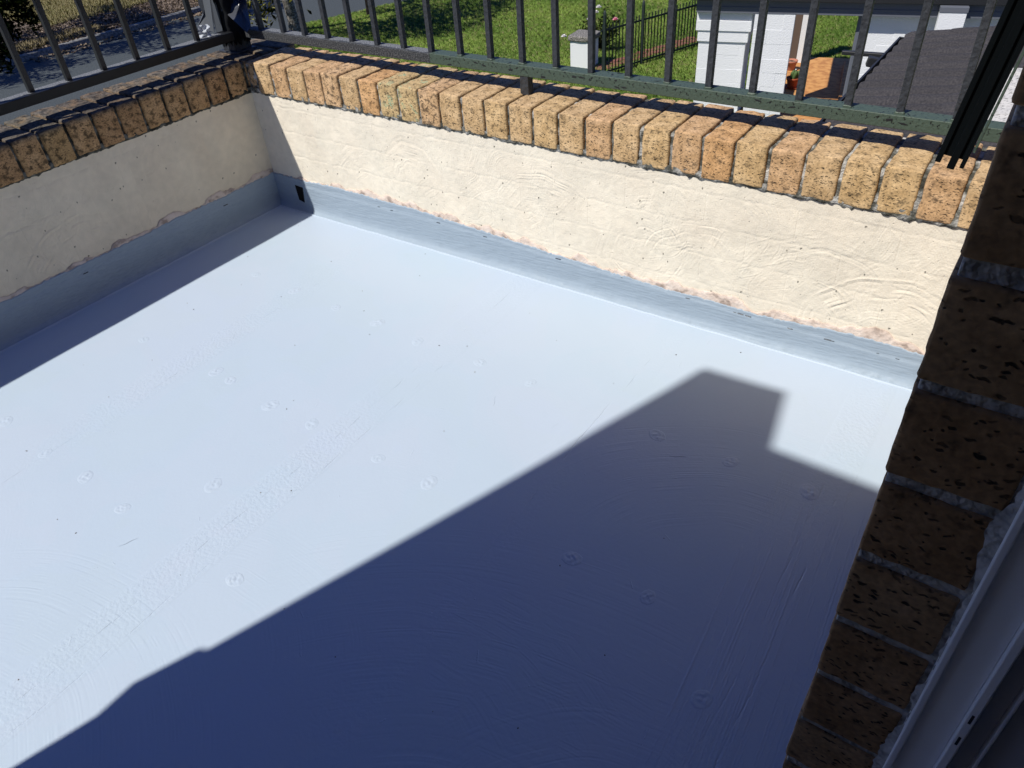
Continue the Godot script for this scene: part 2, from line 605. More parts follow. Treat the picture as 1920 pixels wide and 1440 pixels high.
	gn.normal_texture = bump_tex(76, 0.04, 2.0)
	M.green_paint = tri(gn, 4.0)
	M.wrap = mat(lin(0.010, 0.011, 0.013), 0.7)
	M.wrap.metallic_specular = 0.15
	M.dull_plate = mat(lin(0.075, 0.085, 0.105), 0.55)
	M.sheeting = mat(lin(0.020, 0.026, 0.042), 0.24)
	M.sheeting.metallic_specular = 0.7
	M.sheeting_grey = mat(lin(0.09, 0.10, 0.115), 0.5)
	M.rag = mat(lin(0.62, 0.66, 0.72), 0.8)
	# far side
	M.white = mat(lin(0.76, 0.775, 0.79), 0.85)
	M.white.normal_enabled = true
	M.white.normal_texture = bump_tex(81, 0.05, 3.0)
	tri(M.white, 1.5)
	M.frame_white = mat(lin(0.84, 0.86, 0.88), 0.5)
	M.frame_dark = mat(lin(0.45, 0.46, 0.48), 0.5)
	M.bluegrey = mat(lin(0.12, 0.13, 0.155), 0.6)
	M.awning = mat(lin(0.0035, 0.005, 0.006), 0.55)
	M.awning.metallic_specular = 0.2
	M.darkmetal = mat(lin(0.020, 0.021, 0.023), 0.45)
	var tc := mat(Color(1, 1, 1), 0.8)
	tc.albedo_texture = color_tex(83, 0.012, [lin(0.42, 0.19, 0.065), lin(0.53, 0.26, 0.088), lin(0.60, 0.31, 0.11)], [0.25, 0.5, 0.8], 512, 5)
	M.terracotta = tri(tc, 0.8)
	M.pot = mat(lin(0.34, 0.075, 0.03), 0.75)
	M.timber = mat(lin(0.12, 0.085, 0.065), 0.8)
	M.tiles = []
	for k in 4:
		var t := mat(Color(1, 1, 1).darkened(0.02 * k), 0.9)
		if k == 0:
			t.albedo_texture = color_tex(84, 0.03, [lin(0.028, 0.027, 0.030), lin(0.050, 0.047, 0.050), lin(0.075, 0.068, 0.068)], [0.25, 0.5, 0.8], 512, 6)
			t.normal_enabled = true
			t.normal_texture = bump_tex(85, 0.09, 5.0)
		else:
			t.albedo_texture = M.tiles[0].albedo_texture
			t.normal_enabled = true
			t.normal_texture = M.tiles[0].normal_texture
		M.tiles.append(tri(t, 2.6))
	var fl := mat(Color(1, 1, 1), 0.85)
	fl.albedo_texture = color_tex(86, 0.02, [lin(0.10, 0.10, 0.09), lin(0.50, 0.48, 0.44), lin(0.62, 0.60, 0.56)], [0.24, 0.32, 0.8], 512, 5)
	M.flashing = tri(fl, 2.5)
	var st := mat(Color(1, 1, 1), 0.95)
	st.albedo_texture = color_tex(87, 0.05, [lin(0.05, 0.05, 0.045), lin(0.20, 0.19, 0.17), lin(0.36, 0.34, 0.31)], [0.28, 0.5, 0.75], 512, 6)
	st.normal_enabled = true
	st.normal_texture = bump_tex(88, 0.06, 8.0)
	M.stone = tri(st, 1.2)
	var gr := mat(Color(1, 1, 1), 0.95)
	gr.albedo_texture = color_tex(91, 0.012, [lin(0.045, 0.085, 0.015), lin(0.09, 0.155, 0.026), lin(0.15, 0.21, 0.045)], [0.25, 0.5, 0.8], 1024, 6)
	M.lawn = tri(gr, 0.18)
	var rd := mat(Color(1, 1, 1), 0.9)
	rd.albedo_texture = color_tex(92, 0.05, [lin(0.046, 0.056, 0.060), lin(0.058, 0.070, 0.075), lin(0.075, 0.087, 0.091)], [0.3, 0.5, 0.7], 1024, 6)
	rd.normal_enabled = true
	rd.normal_texture = bump_tex(93, 0.2, 3.0)
	M.road = tri(rd, 0.4)
	var kb := mat(Color(1, 1, 1), 0.92)
	kb.albedo_texture = color_tex(94, 0.03, [lin(0.11, 0.11, 0.105), lin(0.20, 0.20, 0.19), lin(0.27, 0.265, 0.25)], [0.3, 0.5, 0.75], 512, 6)
	M.kerb = tri(kb, 0.7)
	var mu := mat(Color(1, 1, 1), 0.95)
	mu.albedo_texture = color_tex(95, 0.05, [lin(0.03, 0.022, 0.016), lin(0.10, 0.075, 0.055), lin(0.22, 0.17, 0.125)], [0.3, 0.5, 0.75], 512, 6)
	M.mulch = tri(mu, 0.5)
	var bk := mat(Color(1, 1, 1), 0.95)
	bk.albedo_texture = color_tex(96, 0.03, [lin(0.05, 0.045, 0.038), lin(0.16, 0.145, 0.125), lin(0.34, 0.32, 0.29)], [0.3, 0.5, 0.7], 512, 6)
	bk.normal_enabled = true
	bk.normal_texture = bump_tex(97, 0.05, 8.0)
	M.bark = tri(bk, 1.0)
	M.bark_dark = mat(lin(0.035, 0.028, 0.022), 0.95)
	M.red_brick = mat(lin(0.21, 0.085, 0.065), 0.9)
	M.fence = mat(lin(0.020, 0.030, 0.028), 0.5)

func leaf_mat(c: Color) -> StandardMaterial3D:
	var m := mat(c, 0.6)
	m.vertex_color_use_as_albedo = true
	m.cull_mode = BaseMaterial3D.CULL_DISABLED
	m.backlight_enabled = true
	m.backlight = Color(c.r * 0.5, c.g * 0.5, c.b * 0.3)
	return m

# ------------------------------------------------------------------ scene
func _ready() -> void:
	rng.seed = 4242
	# camera
	var cam := Camera3D.new()
	cam.name = "camera"
	cam.transform = Transform3D(Basis(Vector3(0.8243853, -0.0624259, -0.5625761), Vector3(-0.3110123, 0.7804639, -0.5423535), Vector3(0.4729273, 0.6220764, 0.6239878)), Vector3(2.4663, 1.2719, 1.7930))
	cam.fov = 54.22
	cam.near = 0.02
	cam.far = 600.0
	add_child(cam)
	cam.current = true
	# sky, sun, exposure
	var we := WorldEnvironment.new()
	we.name = "world_environment"
	var env := Environment.new()
	env.background_mode = Environment.BG_SKY
	var sm := ProceduralSkyMaterial.new()
	sm.sky_top_color = lin(0.030, 0.087, 0.35)
	sm.sky_horizon_color = lin(0.27, 0.38, 0.62)
	sm.sky_curve = 0.12
	sm.ground_bottom_color = lin(0.05, 0.06, 0.05)
	sm.ground_horizon_color = lin(0.20, 0.25, 0.33)
	sm.sun_angle_max = 20.0
	sm.energy_multiplier = 1.0
	var sky := Sky.new()
	sky.sky_material = sm
	env.sky = sky
	env.tonemap_mode = Environment.TONE_MAPPER_LINEAR
	env.tonemap_exposure = 1.0
	env.sdfgi_enabled = true
	env.ssao_enabled = true
	env.ssil_enabled = true
	we.environment = env
	add_child(we)
	var sun := DirectionalLight3D.new()
	sun.name = "sun"
	sun.light_energy = 1.6
	sun.light_color = Color(1.0, 0.98, 0.945)
	sun.light_angular_distance = 0.53
	sun.shadow_enabled = true
	add_child(sun)
	sun.look_at_from_position(Vector3.ZERO, Vector3(0.276, -1.0, -0.70), Vector3.UP)

	make_materials()
	build_ground()
	build_terrace()
	build_house()
	build_railings()
	build_neighbour()
	build_garden()

# ------------------------------------------------------------------ ground, road, kerbs
func poly_sheet(pts: Array, y: float, step := 0.0) -> ArrayMesh:
	var p2 := PackedVector2Array()
	for p in pts: p2.append(Vector2(p[0], p[1]))
	var st := SurfaceTool.new()
	st.begin(Mesh.PRIMITIVE_TRIANGLES)
	var t := Geometry2D.triangulate_polygon(p2)
	for k in range(0, t.size(), 3):
		var q := [p2[t[k]], p2[t[k + 1]], p2[t[k + 2]]]
		var a: Vector2 = q[1] - q[0]
		var b: Vector2 = q[2] - q[0]
		if a.cross(b) < 0: q = [q[0], q[2], q[1]]
		for v in q:
			st.set_normal(Vector3.UP)
			st.set_uv(v)
			st.add_vertex(Vector3(v.x, y, v.y))
	return st.commit()

const NEAR_KERB := [[-13.9, 60.0], [-13.9, -7.5], [-14.5, -10.0], [-15.5, -12.3], [-16.0, -13.6], [-15.24, -16.16], [-14.87, -17.2], [-13.4, -20.6], [-10.5, -26.0], [-4.0, -34.0], [10.0, -44.0]]
const FAR_KERB := [[-21.3, 60.0], [-21.25, 0.0], [-21.2, -9.0], [-21.1, -14.0], [-21.3, -20.0], [-21.8, -30.0], [-23.0, -60.0]]

func kerb_mesh(line: Array, side: float, top: float, w: float) -> ArrayMesh:
	var prof := [Vector2(0, -0.14), Vector2(0.012, top - 0.02), Vector2(0.035, top), Vector2(w, top + 0.002), Vector2(w, -0.14)]
	var st := SurfaceTool.new()
	st.begin(Mesh.PRIMITIVE_TRIANGLES)
	st.set_smooth_group(-1)
	for k in line.size() - 1:
		var a := Vector2(line[k][0], line[k][1])
		var b := Vector2(line[k + 1][0], line[k + 1][1])
		for j in prof.size() - 1:
			var q := []
			for e in [k, k + 1]:
				var p := Vector2(line[e][0], line[e][1])
				for jj in [j, j + 1]:
					q.append(Vector3(p.x + side * prof[jj].x, G + prof[jj].y, p.y))
			var o := [q[0], q[1], q[3], q[0], q[3], q[2]]
			if side < 0: o = [q[0], q[3], q[1], q[0], q[2], q[3]]
			for p in o: st.add_vertex(p)
	st.generate_normals()
	return st.commit()

func build_ground() -> void:
	var base := part("ground", poly_sheet([[-300, -300], [300, -300], [300, 300], [-300, 300]], G - 0.16), M.lawn, self)
	tag(base, "wide grassy ground under road and gardens", "ground", "", "structure")
	var road_pts := []
	for p in NEAR_KERB: road_pts.append([p[0] + 0.03, p[1]])
	for k in range(FAR_KERB.size() - 1, -1, -1): road_pts.append([FAR_KERB[k][0] - 0.03, FAR_KERB[k][1]])
	var road := part("road", poly_sheet(road_pts, G - 0.12), M.road, self)
	tag(road, "grey asphalt street beyond the terrace", "road", "", "structure")
	var lawn_pts := []
	for p in NEAR_KERB: lawn_pts.append([p[0] + 0.15, p[1]])
	lawn_pts.append([120.0, -44.0])
	lawn_pts.append([120.0, 60.0])
	var lawn := part("lawn", poly_sheet(lawn_pts, G), M.lawn, self)
	tag(lawn, "green lawn between street and houses", "lawn", "", "structure")
	var far_pts := []
	for p in FAR_KERB: far_pts.append([p[0] - 0.15, p[1]])
	far_pts.append([-120.0, -60.0])
	far_pts.append([-120.0, 60.0])
	var verge := part("far_verge", poly_sheet(far_pts, G), M.mulch, self)
	tag(verge, "leaf covered verge across the street", "verge", "", "structure")
	tag(part("added_paving", poly_sheet([[-2.4, -10.6], [9.0, -13.2], [9.0, -0.3], [-2.4, -0.3]], G + 0.006), M.kerb, self), "unseen concrete paving added between the two houses to cut green bounce", "added_paving", "", "structure")  # unseen sheet, added so the white walls catch less green bounce
	tag(part("kerb", kerb_mesh(NEAR_KERB, 1.0, 0.012, 0.15), M.kerb, self), "low concrete kerb along the near lawn", "kerb", "", "structure")
	tag(part("kerb", kerb_mesh(FAR_KERB, -1.0, 0.03, 0.18), M.kerb, self), "concrete kerb on the far side of the street", "kerb", "", "structure")

# ------------------------------------------------------------------ terrace floor and parapets
const BUMPS := [[0.378, 0.458], [0.584, 0.467], [0.785, 0.475], [0.964, 0.474], [1.14, 0.489], [0.377, 0.907], [0.719, 0.899], [0.79, 0.905], [0.98, 0.922], [1.137, 0.918], [1.379, 0.925], [1.54, 0.924], [1.365, 0.482], [1.541, 0.488], [0.786, 1.353], [0.964, 1.365], [1.092, 1.202], [1.363, 1.358], [0.609, 1.359], [1.926, 0.506], [2.113, 0.503], [2.296, 0.504], [1.94, 0.939], [2.117, 0.943], [0.381, 1.347], [2.29, 1.085]]

func floor_y(x: float, z: float, f: FastNoiseLite) -> float:
	return 0.0016 * f.get_noise_2d(x, z)

func build_terrace() -> void:
	var f := fnl(12, 2.2, 3)
	var fl := part("terrace_floor", sheet(150, 160, func(u, v): return Vector3(u * 2.45, floor_y(u * 2.45, v * 2.7, f), v * 2.7), Vector2(2.45 / 2.7, 1.0)), M.coating, self)
	tag(fl, "terrace floor in a fresh pale blue grey waterproof coating", "floor", "", "structure")
	# low lumps where the screw heads under the coating were filled
	var variants := []
	for k in 9:
		var sd := k
		var lump := fnl(900 + sd, 55.0, 3)
		variants.append(sheet(18, 18, func(u, v):
			var x: float = (u - 0.5) * 0.06
			var z: float = (v - 0.5) * 0.05
			var d: float = Vector2(x / 0.026, z / 0.021).length()
			var w: float = clamp(1.0 - d, 0.0, 1.0)
			var an: float = atan2(z, x) + sd * 1.7
			var arc: float = smoothstep(-0.2, 0.5, sin(an + 0.6 * sin(2.0 * an + sd)))
			var ring: float = arc * exp(-pow((d - 0.42 - 0.12 * sin(an * 2.0 + sd)) / 0.13, 2.0)) * (1.0 + 1.2 * lump.get_noise_2d(x * 1.5, z * 1.5))
			var y: float = w * (0.0003 + 0.0034 * lump.get_noise_2d(x, z)) + ring * 0.0010 * (0.5 + 1.5 * lump.get_noise_2d(z * 0.6 + 3.0, x * 0.6))
			return Vector3(x, y * min(1.0, w * 4.0) - (0.0012 if w <= 0.0 else 0.0), z)))
	for k in BUMPS.size():
		var b: Array = BUMPS[k]
		piece("filled_screw_head", variants[(k * 4) % 9], M.coating_plain if M.has("coating_plain") else plain_coating(), fl, Vector3(b[0], floor_y(b[0], b[1], f) + 0.0006, b[1]), Vector3(0, k * 1.3, 0)).scale = Vector3.ONE * (0.65 + 0.35 * fmod(k * 0.618, 1.0))
	# ridges and runs of coating
	var ridge := tube([Vector3(-0.02, 0, 0), Vector3(-0.006, 0.0002, 0.001), Vector3(0.008, 0.0002, -0.002), Vector3(0.022, 0, -0.002)], [0.0003, 0.0007, 0.0006, 0.0002], 6)
	for p in [[1.092, 1.2, 0.5], [0.66, 1.55, 1.4], [0.79, 0.93, 0.9], [1.5, 0.6, 2.0], [1.07, 1.42, 1.1], [2.0, 0.55, 0.4]]:
		piece("coating_ridge", ridge, plain_coating(), fl, Vector3(p[0], 0.0, p[1]), Vector3(0, p[2], 0))

	var gp := []
	var gc := []
	var gr := RandomNumberGenerator.new()
	gr.seed = 61
	for k in 60:
		var p := Vector2(gr.randf_range(0.1, 2.4), gr.randf_range(0.06, 2.0))
		gp.append(Vector3(p.x, floor_y(p.x, p.y, f) + 0.0006, p.y))
		gc.append(Color(0.05, 0.05, 0.05).lerp(Color(0.3, 0.29, 0.27), gr.randf()))
	var grit_mat := mat(Color(1, 1, 1), 0.9)
	grit_mat.vertex_color_use_as_albedo = true
	var grit := scatter("grit", box(Vector3(0.0032, 0.0016, 0.0022), 0.0006), grit_mat, gp, gc, 0.5, 1.3, 62)
	add_child(grit, true)
	tag(grit, "scattered dark specks of grit on the pale terrace floor", "grit", "", "stuff")
	build_parapet(true)
	build_parapet(false)

func plain_coating() -> Material:
	if not M.has("coating_plain"):
		var m := mat(lin(0.449, 0.53, 0.62), 0.5)
		m.metallic_specular = 0.35
		M.coating_plain = m
	return M.coating_plain

# ragged layer on a wall: runs along s from s0 to s1, from y0 up to top(s), stands off by d; place(s, y, off) gives the point
func layer(s0: float, s1: float, n: int, y0: float, top: Callable, d: float, place: Callable, rows := 6) -> ArrayMesh:
	return sheet(n, rows + 2, func(u, v):
		var s: float = lerp(s0, s1, u)
		var t: float = top.call(s)
		var k: float = v * (rows + 2)
		if k < 0.5: return place.call(s, t, -0.002)
		if k < 1.5: return place.call(s, t - 0.0008, d)
		return place.call(s, lerp(t - 0.0008, y0, (k - 1.0) / (rows + 1.0)), d))

func build_parapet(right: bool) -> void:
	var ln := 2.452 if right else 2.78
	var w := thing("parapet_wall", "low cream rendered parapet with brick coping beneath the green rail" if right else "low cream rendered parapet with shaded brick coping on the street side", "parapet wall")
	var sgn := 1.0
	var off := 0.0 if right else 40.0
	var place: Callable
	if right: place = func(s, y, o): return Vector3(s, y, o)
	else: place = func(s, y, o): return Vector3(o, y, ln - s)
	# s for the right wall is x; for the left wall it runs from the near end to the corner
	var lo := fnl(200 + int(off), 3.0, 3)
	var fine := fnl(210 + int(off), 34.0, 4)
	# rendered face with slow bulges
	var face := sheet(200, 36, func(u, v):
		var s: float = u * ln
		var y: float = HB + 0.012 - v * (HB + 0.03)
		return place.call(s, y, 0.0022 * lo.get_noise_2d(s, y) + 0.001 * fine.get_noise_2d(s * 0.4, y * 0.4)), Vector2(ln / 2.56, 0.45 / 0.64), Vector2(0.0 if right else 0.13, 0.0))
	part("rendered_face", face, M.render0 if right else M.render1, w)
	# core below and behind
	if right: slab("wall_core", Vector3(-0.2, G, -0.205), Vector3(ln, HB - 0.004, -0.006), M.mortar_dark, w, 0.002)
	else: slab("wall_core", Vector3(-0.205, G, -0.195), Vector3(-0.006, HB - 0.004, ln), M.mortar_dark, w, 0.002)
	# primer band, then the coating carried up the wall
	var key_m := [[-0.5, 0.135], [0.19, 0.128], [0.381, 0.137], [0.542, 0.132], [0.697, 0.132], [0.842, 0.125], [1.025, 0.117], [1.238, 0.106], [1.397, 0.1], [1.53, 0.092], [1.707, 0.087], [1.839, 0.089], [1.966, 0.084], [2.098, 0.091], [2.234, 0.102], [2.3, 0.1], [2.6, 0.092]]
	var mem_top := func(s: float) -> float:
		var b := 0.132
		if right:
			for k in key_m.size() - 1:
				if s >= key_m[k][0] and s <= key_m[k + 1][0]:
					b = lerp(key_m[k][1], key_m[k + 1][1], (s - key_m[k][0]) / (key_m[k + 1][0] - key_m[k][0]))
		else:
			b = 0.131 + 0.005 * lo.get_noise_2d(s * 1.2, 50.0)
		return b + 0.0045 * fine.get_noise_2d(s, 3.0) + 0.003 * fine.get_noise_2d(s * 4.0, 8.0)
	var pr_top := func(s: float) -> float:
		var b: float = mem_top.call(s)
		var e: float = 0.009 + 0.030 * lo.get_noise_2d(s * 2.4, 9.0) + 0.006 * fine.get_noise_2d(s * 0.4, 91.0) + (0.016 * clamp((s - 1.2) * 0.8, 0.0, 1.0) if right else 0.0) - (0.012 * clamp((0.5 - s) * 3.0, 0.0, 1.0) if right else 0.0)
		return b + max(0.0005, e) + 0.003 * fine.get_noise_2d(s * 1.5, 30.0)
	var body := func(s, y, o): return place.call(s, y, o + 0.0022 * lo.get_noise_2d(s, y))
	part("primer_band", layer(0.002, ln - 0.002, 420, 0.06, pr_top, 0.0032, body), M.primer, w)
	# coated upstand with a rounded foot; brush lines and a lip where the lower sheet ends
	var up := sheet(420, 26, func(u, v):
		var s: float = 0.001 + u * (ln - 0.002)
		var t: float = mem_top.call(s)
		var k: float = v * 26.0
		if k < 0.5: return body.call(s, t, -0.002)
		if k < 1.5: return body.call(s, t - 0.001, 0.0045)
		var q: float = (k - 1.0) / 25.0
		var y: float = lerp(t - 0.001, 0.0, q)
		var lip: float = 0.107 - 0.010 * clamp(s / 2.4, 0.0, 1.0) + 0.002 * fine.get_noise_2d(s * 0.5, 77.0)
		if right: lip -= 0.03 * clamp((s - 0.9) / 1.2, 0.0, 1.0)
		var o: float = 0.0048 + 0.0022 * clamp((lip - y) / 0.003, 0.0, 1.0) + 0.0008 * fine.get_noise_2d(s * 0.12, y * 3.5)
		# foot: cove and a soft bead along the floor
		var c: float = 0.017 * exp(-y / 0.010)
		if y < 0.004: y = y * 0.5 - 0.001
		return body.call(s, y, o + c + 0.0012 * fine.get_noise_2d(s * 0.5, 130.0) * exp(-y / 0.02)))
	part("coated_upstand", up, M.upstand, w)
	# little dark gaps where the upper edge of the strip has not stuck down
	var gap := box(Vector3(0.016, 0.0016, 0.003) if right else Vector3(0.003, 0.0016, 0.016), 0.0005)
	var gr := RandomNumberGenerator.new()
	gr.seed = 91
	for k in (17 if right else 5):
		var s := gr.randf_range(0.2, ln - 0.1)
		if gr.randf() < 0.4: s = gr.randf_range(1.6, ln - 0.05) if right else s
		var lip: float = 0.107 - 0.010 * clamp(s / 2.4, 0.0, 1.0) + 0.002 * fine.get_noise_2d(s * 0.5, 77.0) - (0.03 * clamp((s - 0.9) / 1.2, 0.0, 1.0) if right else 0.0)
		var o := piece("lip_gap", gap, M.sheeting, w, body.call(s, lip - 0.0012, 0.0062))
		o.scale = Vector3.ONE * gr.randf_range(0.4, 1.3)
	var bead := []
	var br := []
	for k in 121:
		var s := ln * k / 120.0
		bead.append(place.call(s, -0.0012 + 0.0008 * fine.get_noise_2d(s, 400.0), 0.0275 + 0.0025 * fine.get_noise_2d(s * 0.3, 500.0)))
		br.append(0.0042 + 0.0014 * fine.get_noise_2d(s * 0.8, 600.0))
	part("coating_bead", tube(bead, br, 8), plain_coating(), w)

	# coping: bricks on edge in a mortar bed
	var core_h := T - 0.008
	if right: part("mortar_bed", rbox(Vector3(ln - 0.003, core_h - HB + 0.012, 0.215), 0.006, 40, 0.004, 71, 30.0), M.mortar, w, Vector3(ln * 0.5, (core_h + HB - 0.012) * 0.5, -0.1085))
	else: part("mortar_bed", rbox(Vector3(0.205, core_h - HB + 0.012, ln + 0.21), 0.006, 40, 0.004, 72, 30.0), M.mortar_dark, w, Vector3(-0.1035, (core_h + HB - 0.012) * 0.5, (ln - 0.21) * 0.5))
	# mortar squeezed out under the bricks, ragged on its lower edge
	var drip := func(s: float) -> float: return HB - 0.004 - 0.006 * abs(fine.get_noise_2d(s * 0.7, 40.0)) * 2.0 - 0.006 * max(0.0, lo.get_noise_2d(s * 3.0, 70.0))
	var bed := sheet(420, 6, func(u, v):
		var s: float = 0.002 + u * (ln - 0.004)
		var y: float = lerp(HB + 0.016, drip.call(s), v)
		var o: float = 0.0035 + 0.0035 * fine.get_noise_2d(s * 1.3, y * 1.3)
		if v > 0.95: o = -0.001
		return place.call(s, y, o))
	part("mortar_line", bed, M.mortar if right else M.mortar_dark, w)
	var meshes := []
	for k in 5:
		var sz := Vector3(0.0785, 0.110, 0.228) if right else Vector3(0.216, 0.110, 0.0785)
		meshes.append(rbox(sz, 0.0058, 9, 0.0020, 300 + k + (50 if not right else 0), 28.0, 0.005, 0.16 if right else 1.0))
	var r := RandomNumberGenerator.new()
	r.seed = 5 if right else 6
	var count := 28 if right else 31
	for i in count:
		var yj := r.randf_range(-0.0022, 0.0022)
		var fj := r.randf_range(-0.0015, 0.0025)
		var rot := Vector3(r.randf_range(-0.012, 0.012), r.randf_range(-0.012, 0.012), r.randf_range(-0.01, 0.01))
		var at := Vector3(0.0555 + 0.086 * i + 0.043 - 0.0465 + 0.0035, 0, 0)
		if right:
			var c: int = [0, 1, 0, 1, 4, 0, 3, 5, 5, 4, 0, 0, 2, 0, 2, 0, 1, 0, 2, 1, 3, 2, 1, 0, 2, 2, 1, 0][i]
			var b := piece("brick", meshes[r.randi() % 5], M.brick[c], w, Vector3(0.0555 + 0.086 * (i + 0.5), (T + HB) * 0.5 + yj, 0.006 - 0.114 + fj), rot)
			if i == 7 or i == 8: tag(b, "coping brick with pale green lichen on its face")
		else:
			var c := r.randi() % 3
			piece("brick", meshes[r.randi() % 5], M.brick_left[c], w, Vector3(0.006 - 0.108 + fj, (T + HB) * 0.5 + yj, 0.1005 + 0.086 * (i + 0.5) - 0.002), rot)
	# corner: cut brick smothered in dark mortar
	if right:
		piece("brick", rbox(Vector3(0.046, 0.108, 0.205), 0.009, 8, 0.003, 380, 28.0, 0.008), M.brick[4], w, Vector3(0.026, (T + HB) * 0.5 - 0.002, -0.102))
	else:
		for k in 4:
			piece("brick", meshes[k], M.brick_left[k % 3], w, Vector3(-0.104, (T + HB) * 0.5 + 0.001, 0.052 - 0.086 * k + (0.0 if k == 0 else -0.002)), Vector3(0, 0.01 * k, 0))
	if right:   # scupper hole near the corner
		part("drain_hole", prism(PackedVector2Array([Vector2(0.124, 0.101), Vector2(0.166, 0.098), Vector2(0.157, 0.034), Vector2(0.128, 0.040)]), 0.0088, -0.02), mat(lin(0.003, 0.003, 0.003), 1.0), w)

# ------------------------------------------------------------------ our house: brick wall with the open window, wing wall behind
func build_house() -> void:
	var h := thing("brick_house", "shaded brown brick house wall with an open white window at right", "house")
	# lower storey and terrace slab
	slab("lower_wall", Vector3(0.0, G, 0.0), Vector3(2.448, -0.03, 2.78), M.mortar_house, h)
	slab("lower_wall", Vector3(2.452, G, -0.2), Vector3(7.5, -0.1, 6.0), M.mortar_house, h)
	# upper wall between parapet and window: mortar body and bricks in courses
	slab("wall_body", Vector3(2.4535, -0.1, -0.2), Vector3(2.556, 2.60, 1.3395), M.mortar_house, h, 0.002)
	slab("wall_body", Vector3(2.4535, -0.1, 2.46), Vector3(2.556, 2.60, 6.0), M.mortar_house, h, 0.002)
	slab("wall_body", Vector3(2.4535, 2.12, 1.337), Vector3(2.556, 2.60, 2.46), M.mortar_house, h, 0.002)
	slab("wall_body", Vector3(2.4535, -0.1, 1.337), Vector3(2.556, 0.18, 2.46), M.mortar_house, h, 0.002)
	var near := []
	var half := []
	var full := []
	for k in 4:
		near.append(rbox(Vector3(0.0765, 0.0752, 0.23), 0.0028, 12, 0.0007, 500 + k, 70.0, 0.002))
		half.append(rbox(Vector3(0.0765, 0.0752, 0.11), 0.0028, 12, 0.0007, 520 + k, 70.0, 0.002))
		full.append(rbox(Vector3(0.11, 0.0765, 0.23), 0.006, 3))
	var r := RandomNumberGenerator.new()
	r.seed = 17
	for c in 30:
		var y := 0.0075 + 0.086 * c - 0.043
		var odd := c % 2 == 1
		var z := 1.3435
		var k := 0
		while z > -0.2:
			var lnz := 0.11 if (odd and k == 0) else 0.23
			var m: Mesh = half[r.randi() % 4] if lnz < 0.2 else near[r.randi() % 4]
			piece("brick", m, M.brick_house[r.randi() % 3], h, Vector3(2.4895 + r.randf_range(-0.001, 0.001), y + r.randf_range(-0.0015, 0.0015), z - lnz * 0.5), Vector3(r.randf_range(-0.008, 0.008), r.randf_range(-0.008, 0.008), r.randf_range(-0.012, 0.012)))
			z -= lnz + 0.010
			k += 1
	# ragged mortar fillet between reveal and window frame
	var fn := fnl(77, 30.0, 4)
	var fillet := sheet(4, 500, func(u, v):
		var y: float = 2.1 - v * 2.0
		var x: float = lerp(2.528 + 0.011 * fn.get_noise_2d(y * 0.33, 1.0) + 0.0022 * fn.get_noise_2d(y * 3.5, 1.0), 2.5355, u)
		return Vector3(x, y, 1.3465 + 0.0035 * u + 0.0012 * fn.get_noise_2d(y * 1.5, u)))
	part("mortar_fillet", fillet, M.mortar_house, h)
	# window frame: jamb with a raised edge, stop and inner track
	var fr := Node3D.new()
	fr.name = "window_frame"
	h.add_child(fr, true)
	slab("jamb_edge", Vector3(2.5325, 0.15, 1.30), Vector3(2.5385, 2.12, 1.3535), M.frame_white, fr, 0.0015)
	slab("jamb", Vector3(2.5385, 0.15, 1.30), Vector3(2.566, 2.12, 1.3485), M.frame_white, fr, 0.001)
	slab("jamb_stop", Vector3(2.566, 0.15, 1.30), Vector3(2.5735, 2.12, 1.3545), M.frame_white, fr, 0.0015)
	slab("jamb_track", Vector3(2.5735, 0.15, 1.30), Vector3(2.63, 2.12, 1.337), M.frame_dark, fr, 0.001)
	slab("track_rib", Vector3(2.590, 0.15, 1.30), Vector3(2.593, 2.12, 1.346), M.frame_white, fr, 0.001)
	for y in [0.62, 0.655, 0.545]:
		slab("drain_slot", Vector3(2.5686, y, 1.350), Vector3(2.5708, y + 0.013, 1.3548), M.darkmetal, fr, 0.0004)
	slab("sill", Vector3(2.47, 0.12, 1.337), Vector3(2.68, 0.15, 2.46), M.frame_white, fr)
	slab("head", Vector3(2.53, 2.09, 1.337), Vector3(2.64, 2.12, 2.46), M.frame_white, fr)
	slab("jamb", Vector3(2.53, 0.15, 2.41), Vector3(2.64, 2.09, 2.46), M.frame_white, fr)
	# room behind the window
	slab("room_wall", Vector3(7.3, -0.1, -0.2), Vector3(7.5, 2.6, 6.0), M.white, h)
	slab("room_wall", Vector3(2.64, -0.1, -0.2), Vector3(7.3, 2.6, -0.1), M.white, h)
	slab("room_wall", Vector3(2.64, -0.1, 5.9), Vector3(7.3, 2.6, 6.0), M.white, h)
	slab("room_ceiling", Vector3(2.0, 2.6, -0.6), Vector3(7.5, 2.75, 6.0), M.white, h)
	# wing wall that stands at the back of the terrace and shades it
	var o := PackedVector2Array()
	for p in [[1.062, -0.1], [1.061, 1.026], [1.047, 1.248], [1.019, 1.331], [1.021, 1.497], [1.035, 1.506], [1.018, 2.357], [0.989, 3.361], [1.209, 3.374], [1.334, 3.058], [1.572, 3.047], [2.452, 3.03], [2.452, -0.1]]:
		o.append(Vector2(p[0], p[1]))
	part("wing_wall", prism(o, 2.55, 2.78), M.brick_house[0], h)

	# black folding-arm rail of an awning hanging in front of the wall
	var aw := thing("awning_arm", "black ribbed awning arm hanging in front of the green rail", "awning arm")
	var a := Vector3(2.362, 0.74, 0.379)
	var up := (Vector3(2.395, 0.986, 0.404) - a).normalized()
	var view := (Vector3(2.466, 1.272, 1.793) - a).normalized()
	var side := view.cross(up).normalized() * -1.0
	var outv := up.cross(side).normalized()
	if outv.dot(view) < 0.0: outv = -outv
	var bas := Basis(up.cross(outv).normalized(), up, outv)
	aw.transform = Transform3D(bas, a)
	var L := 1.15
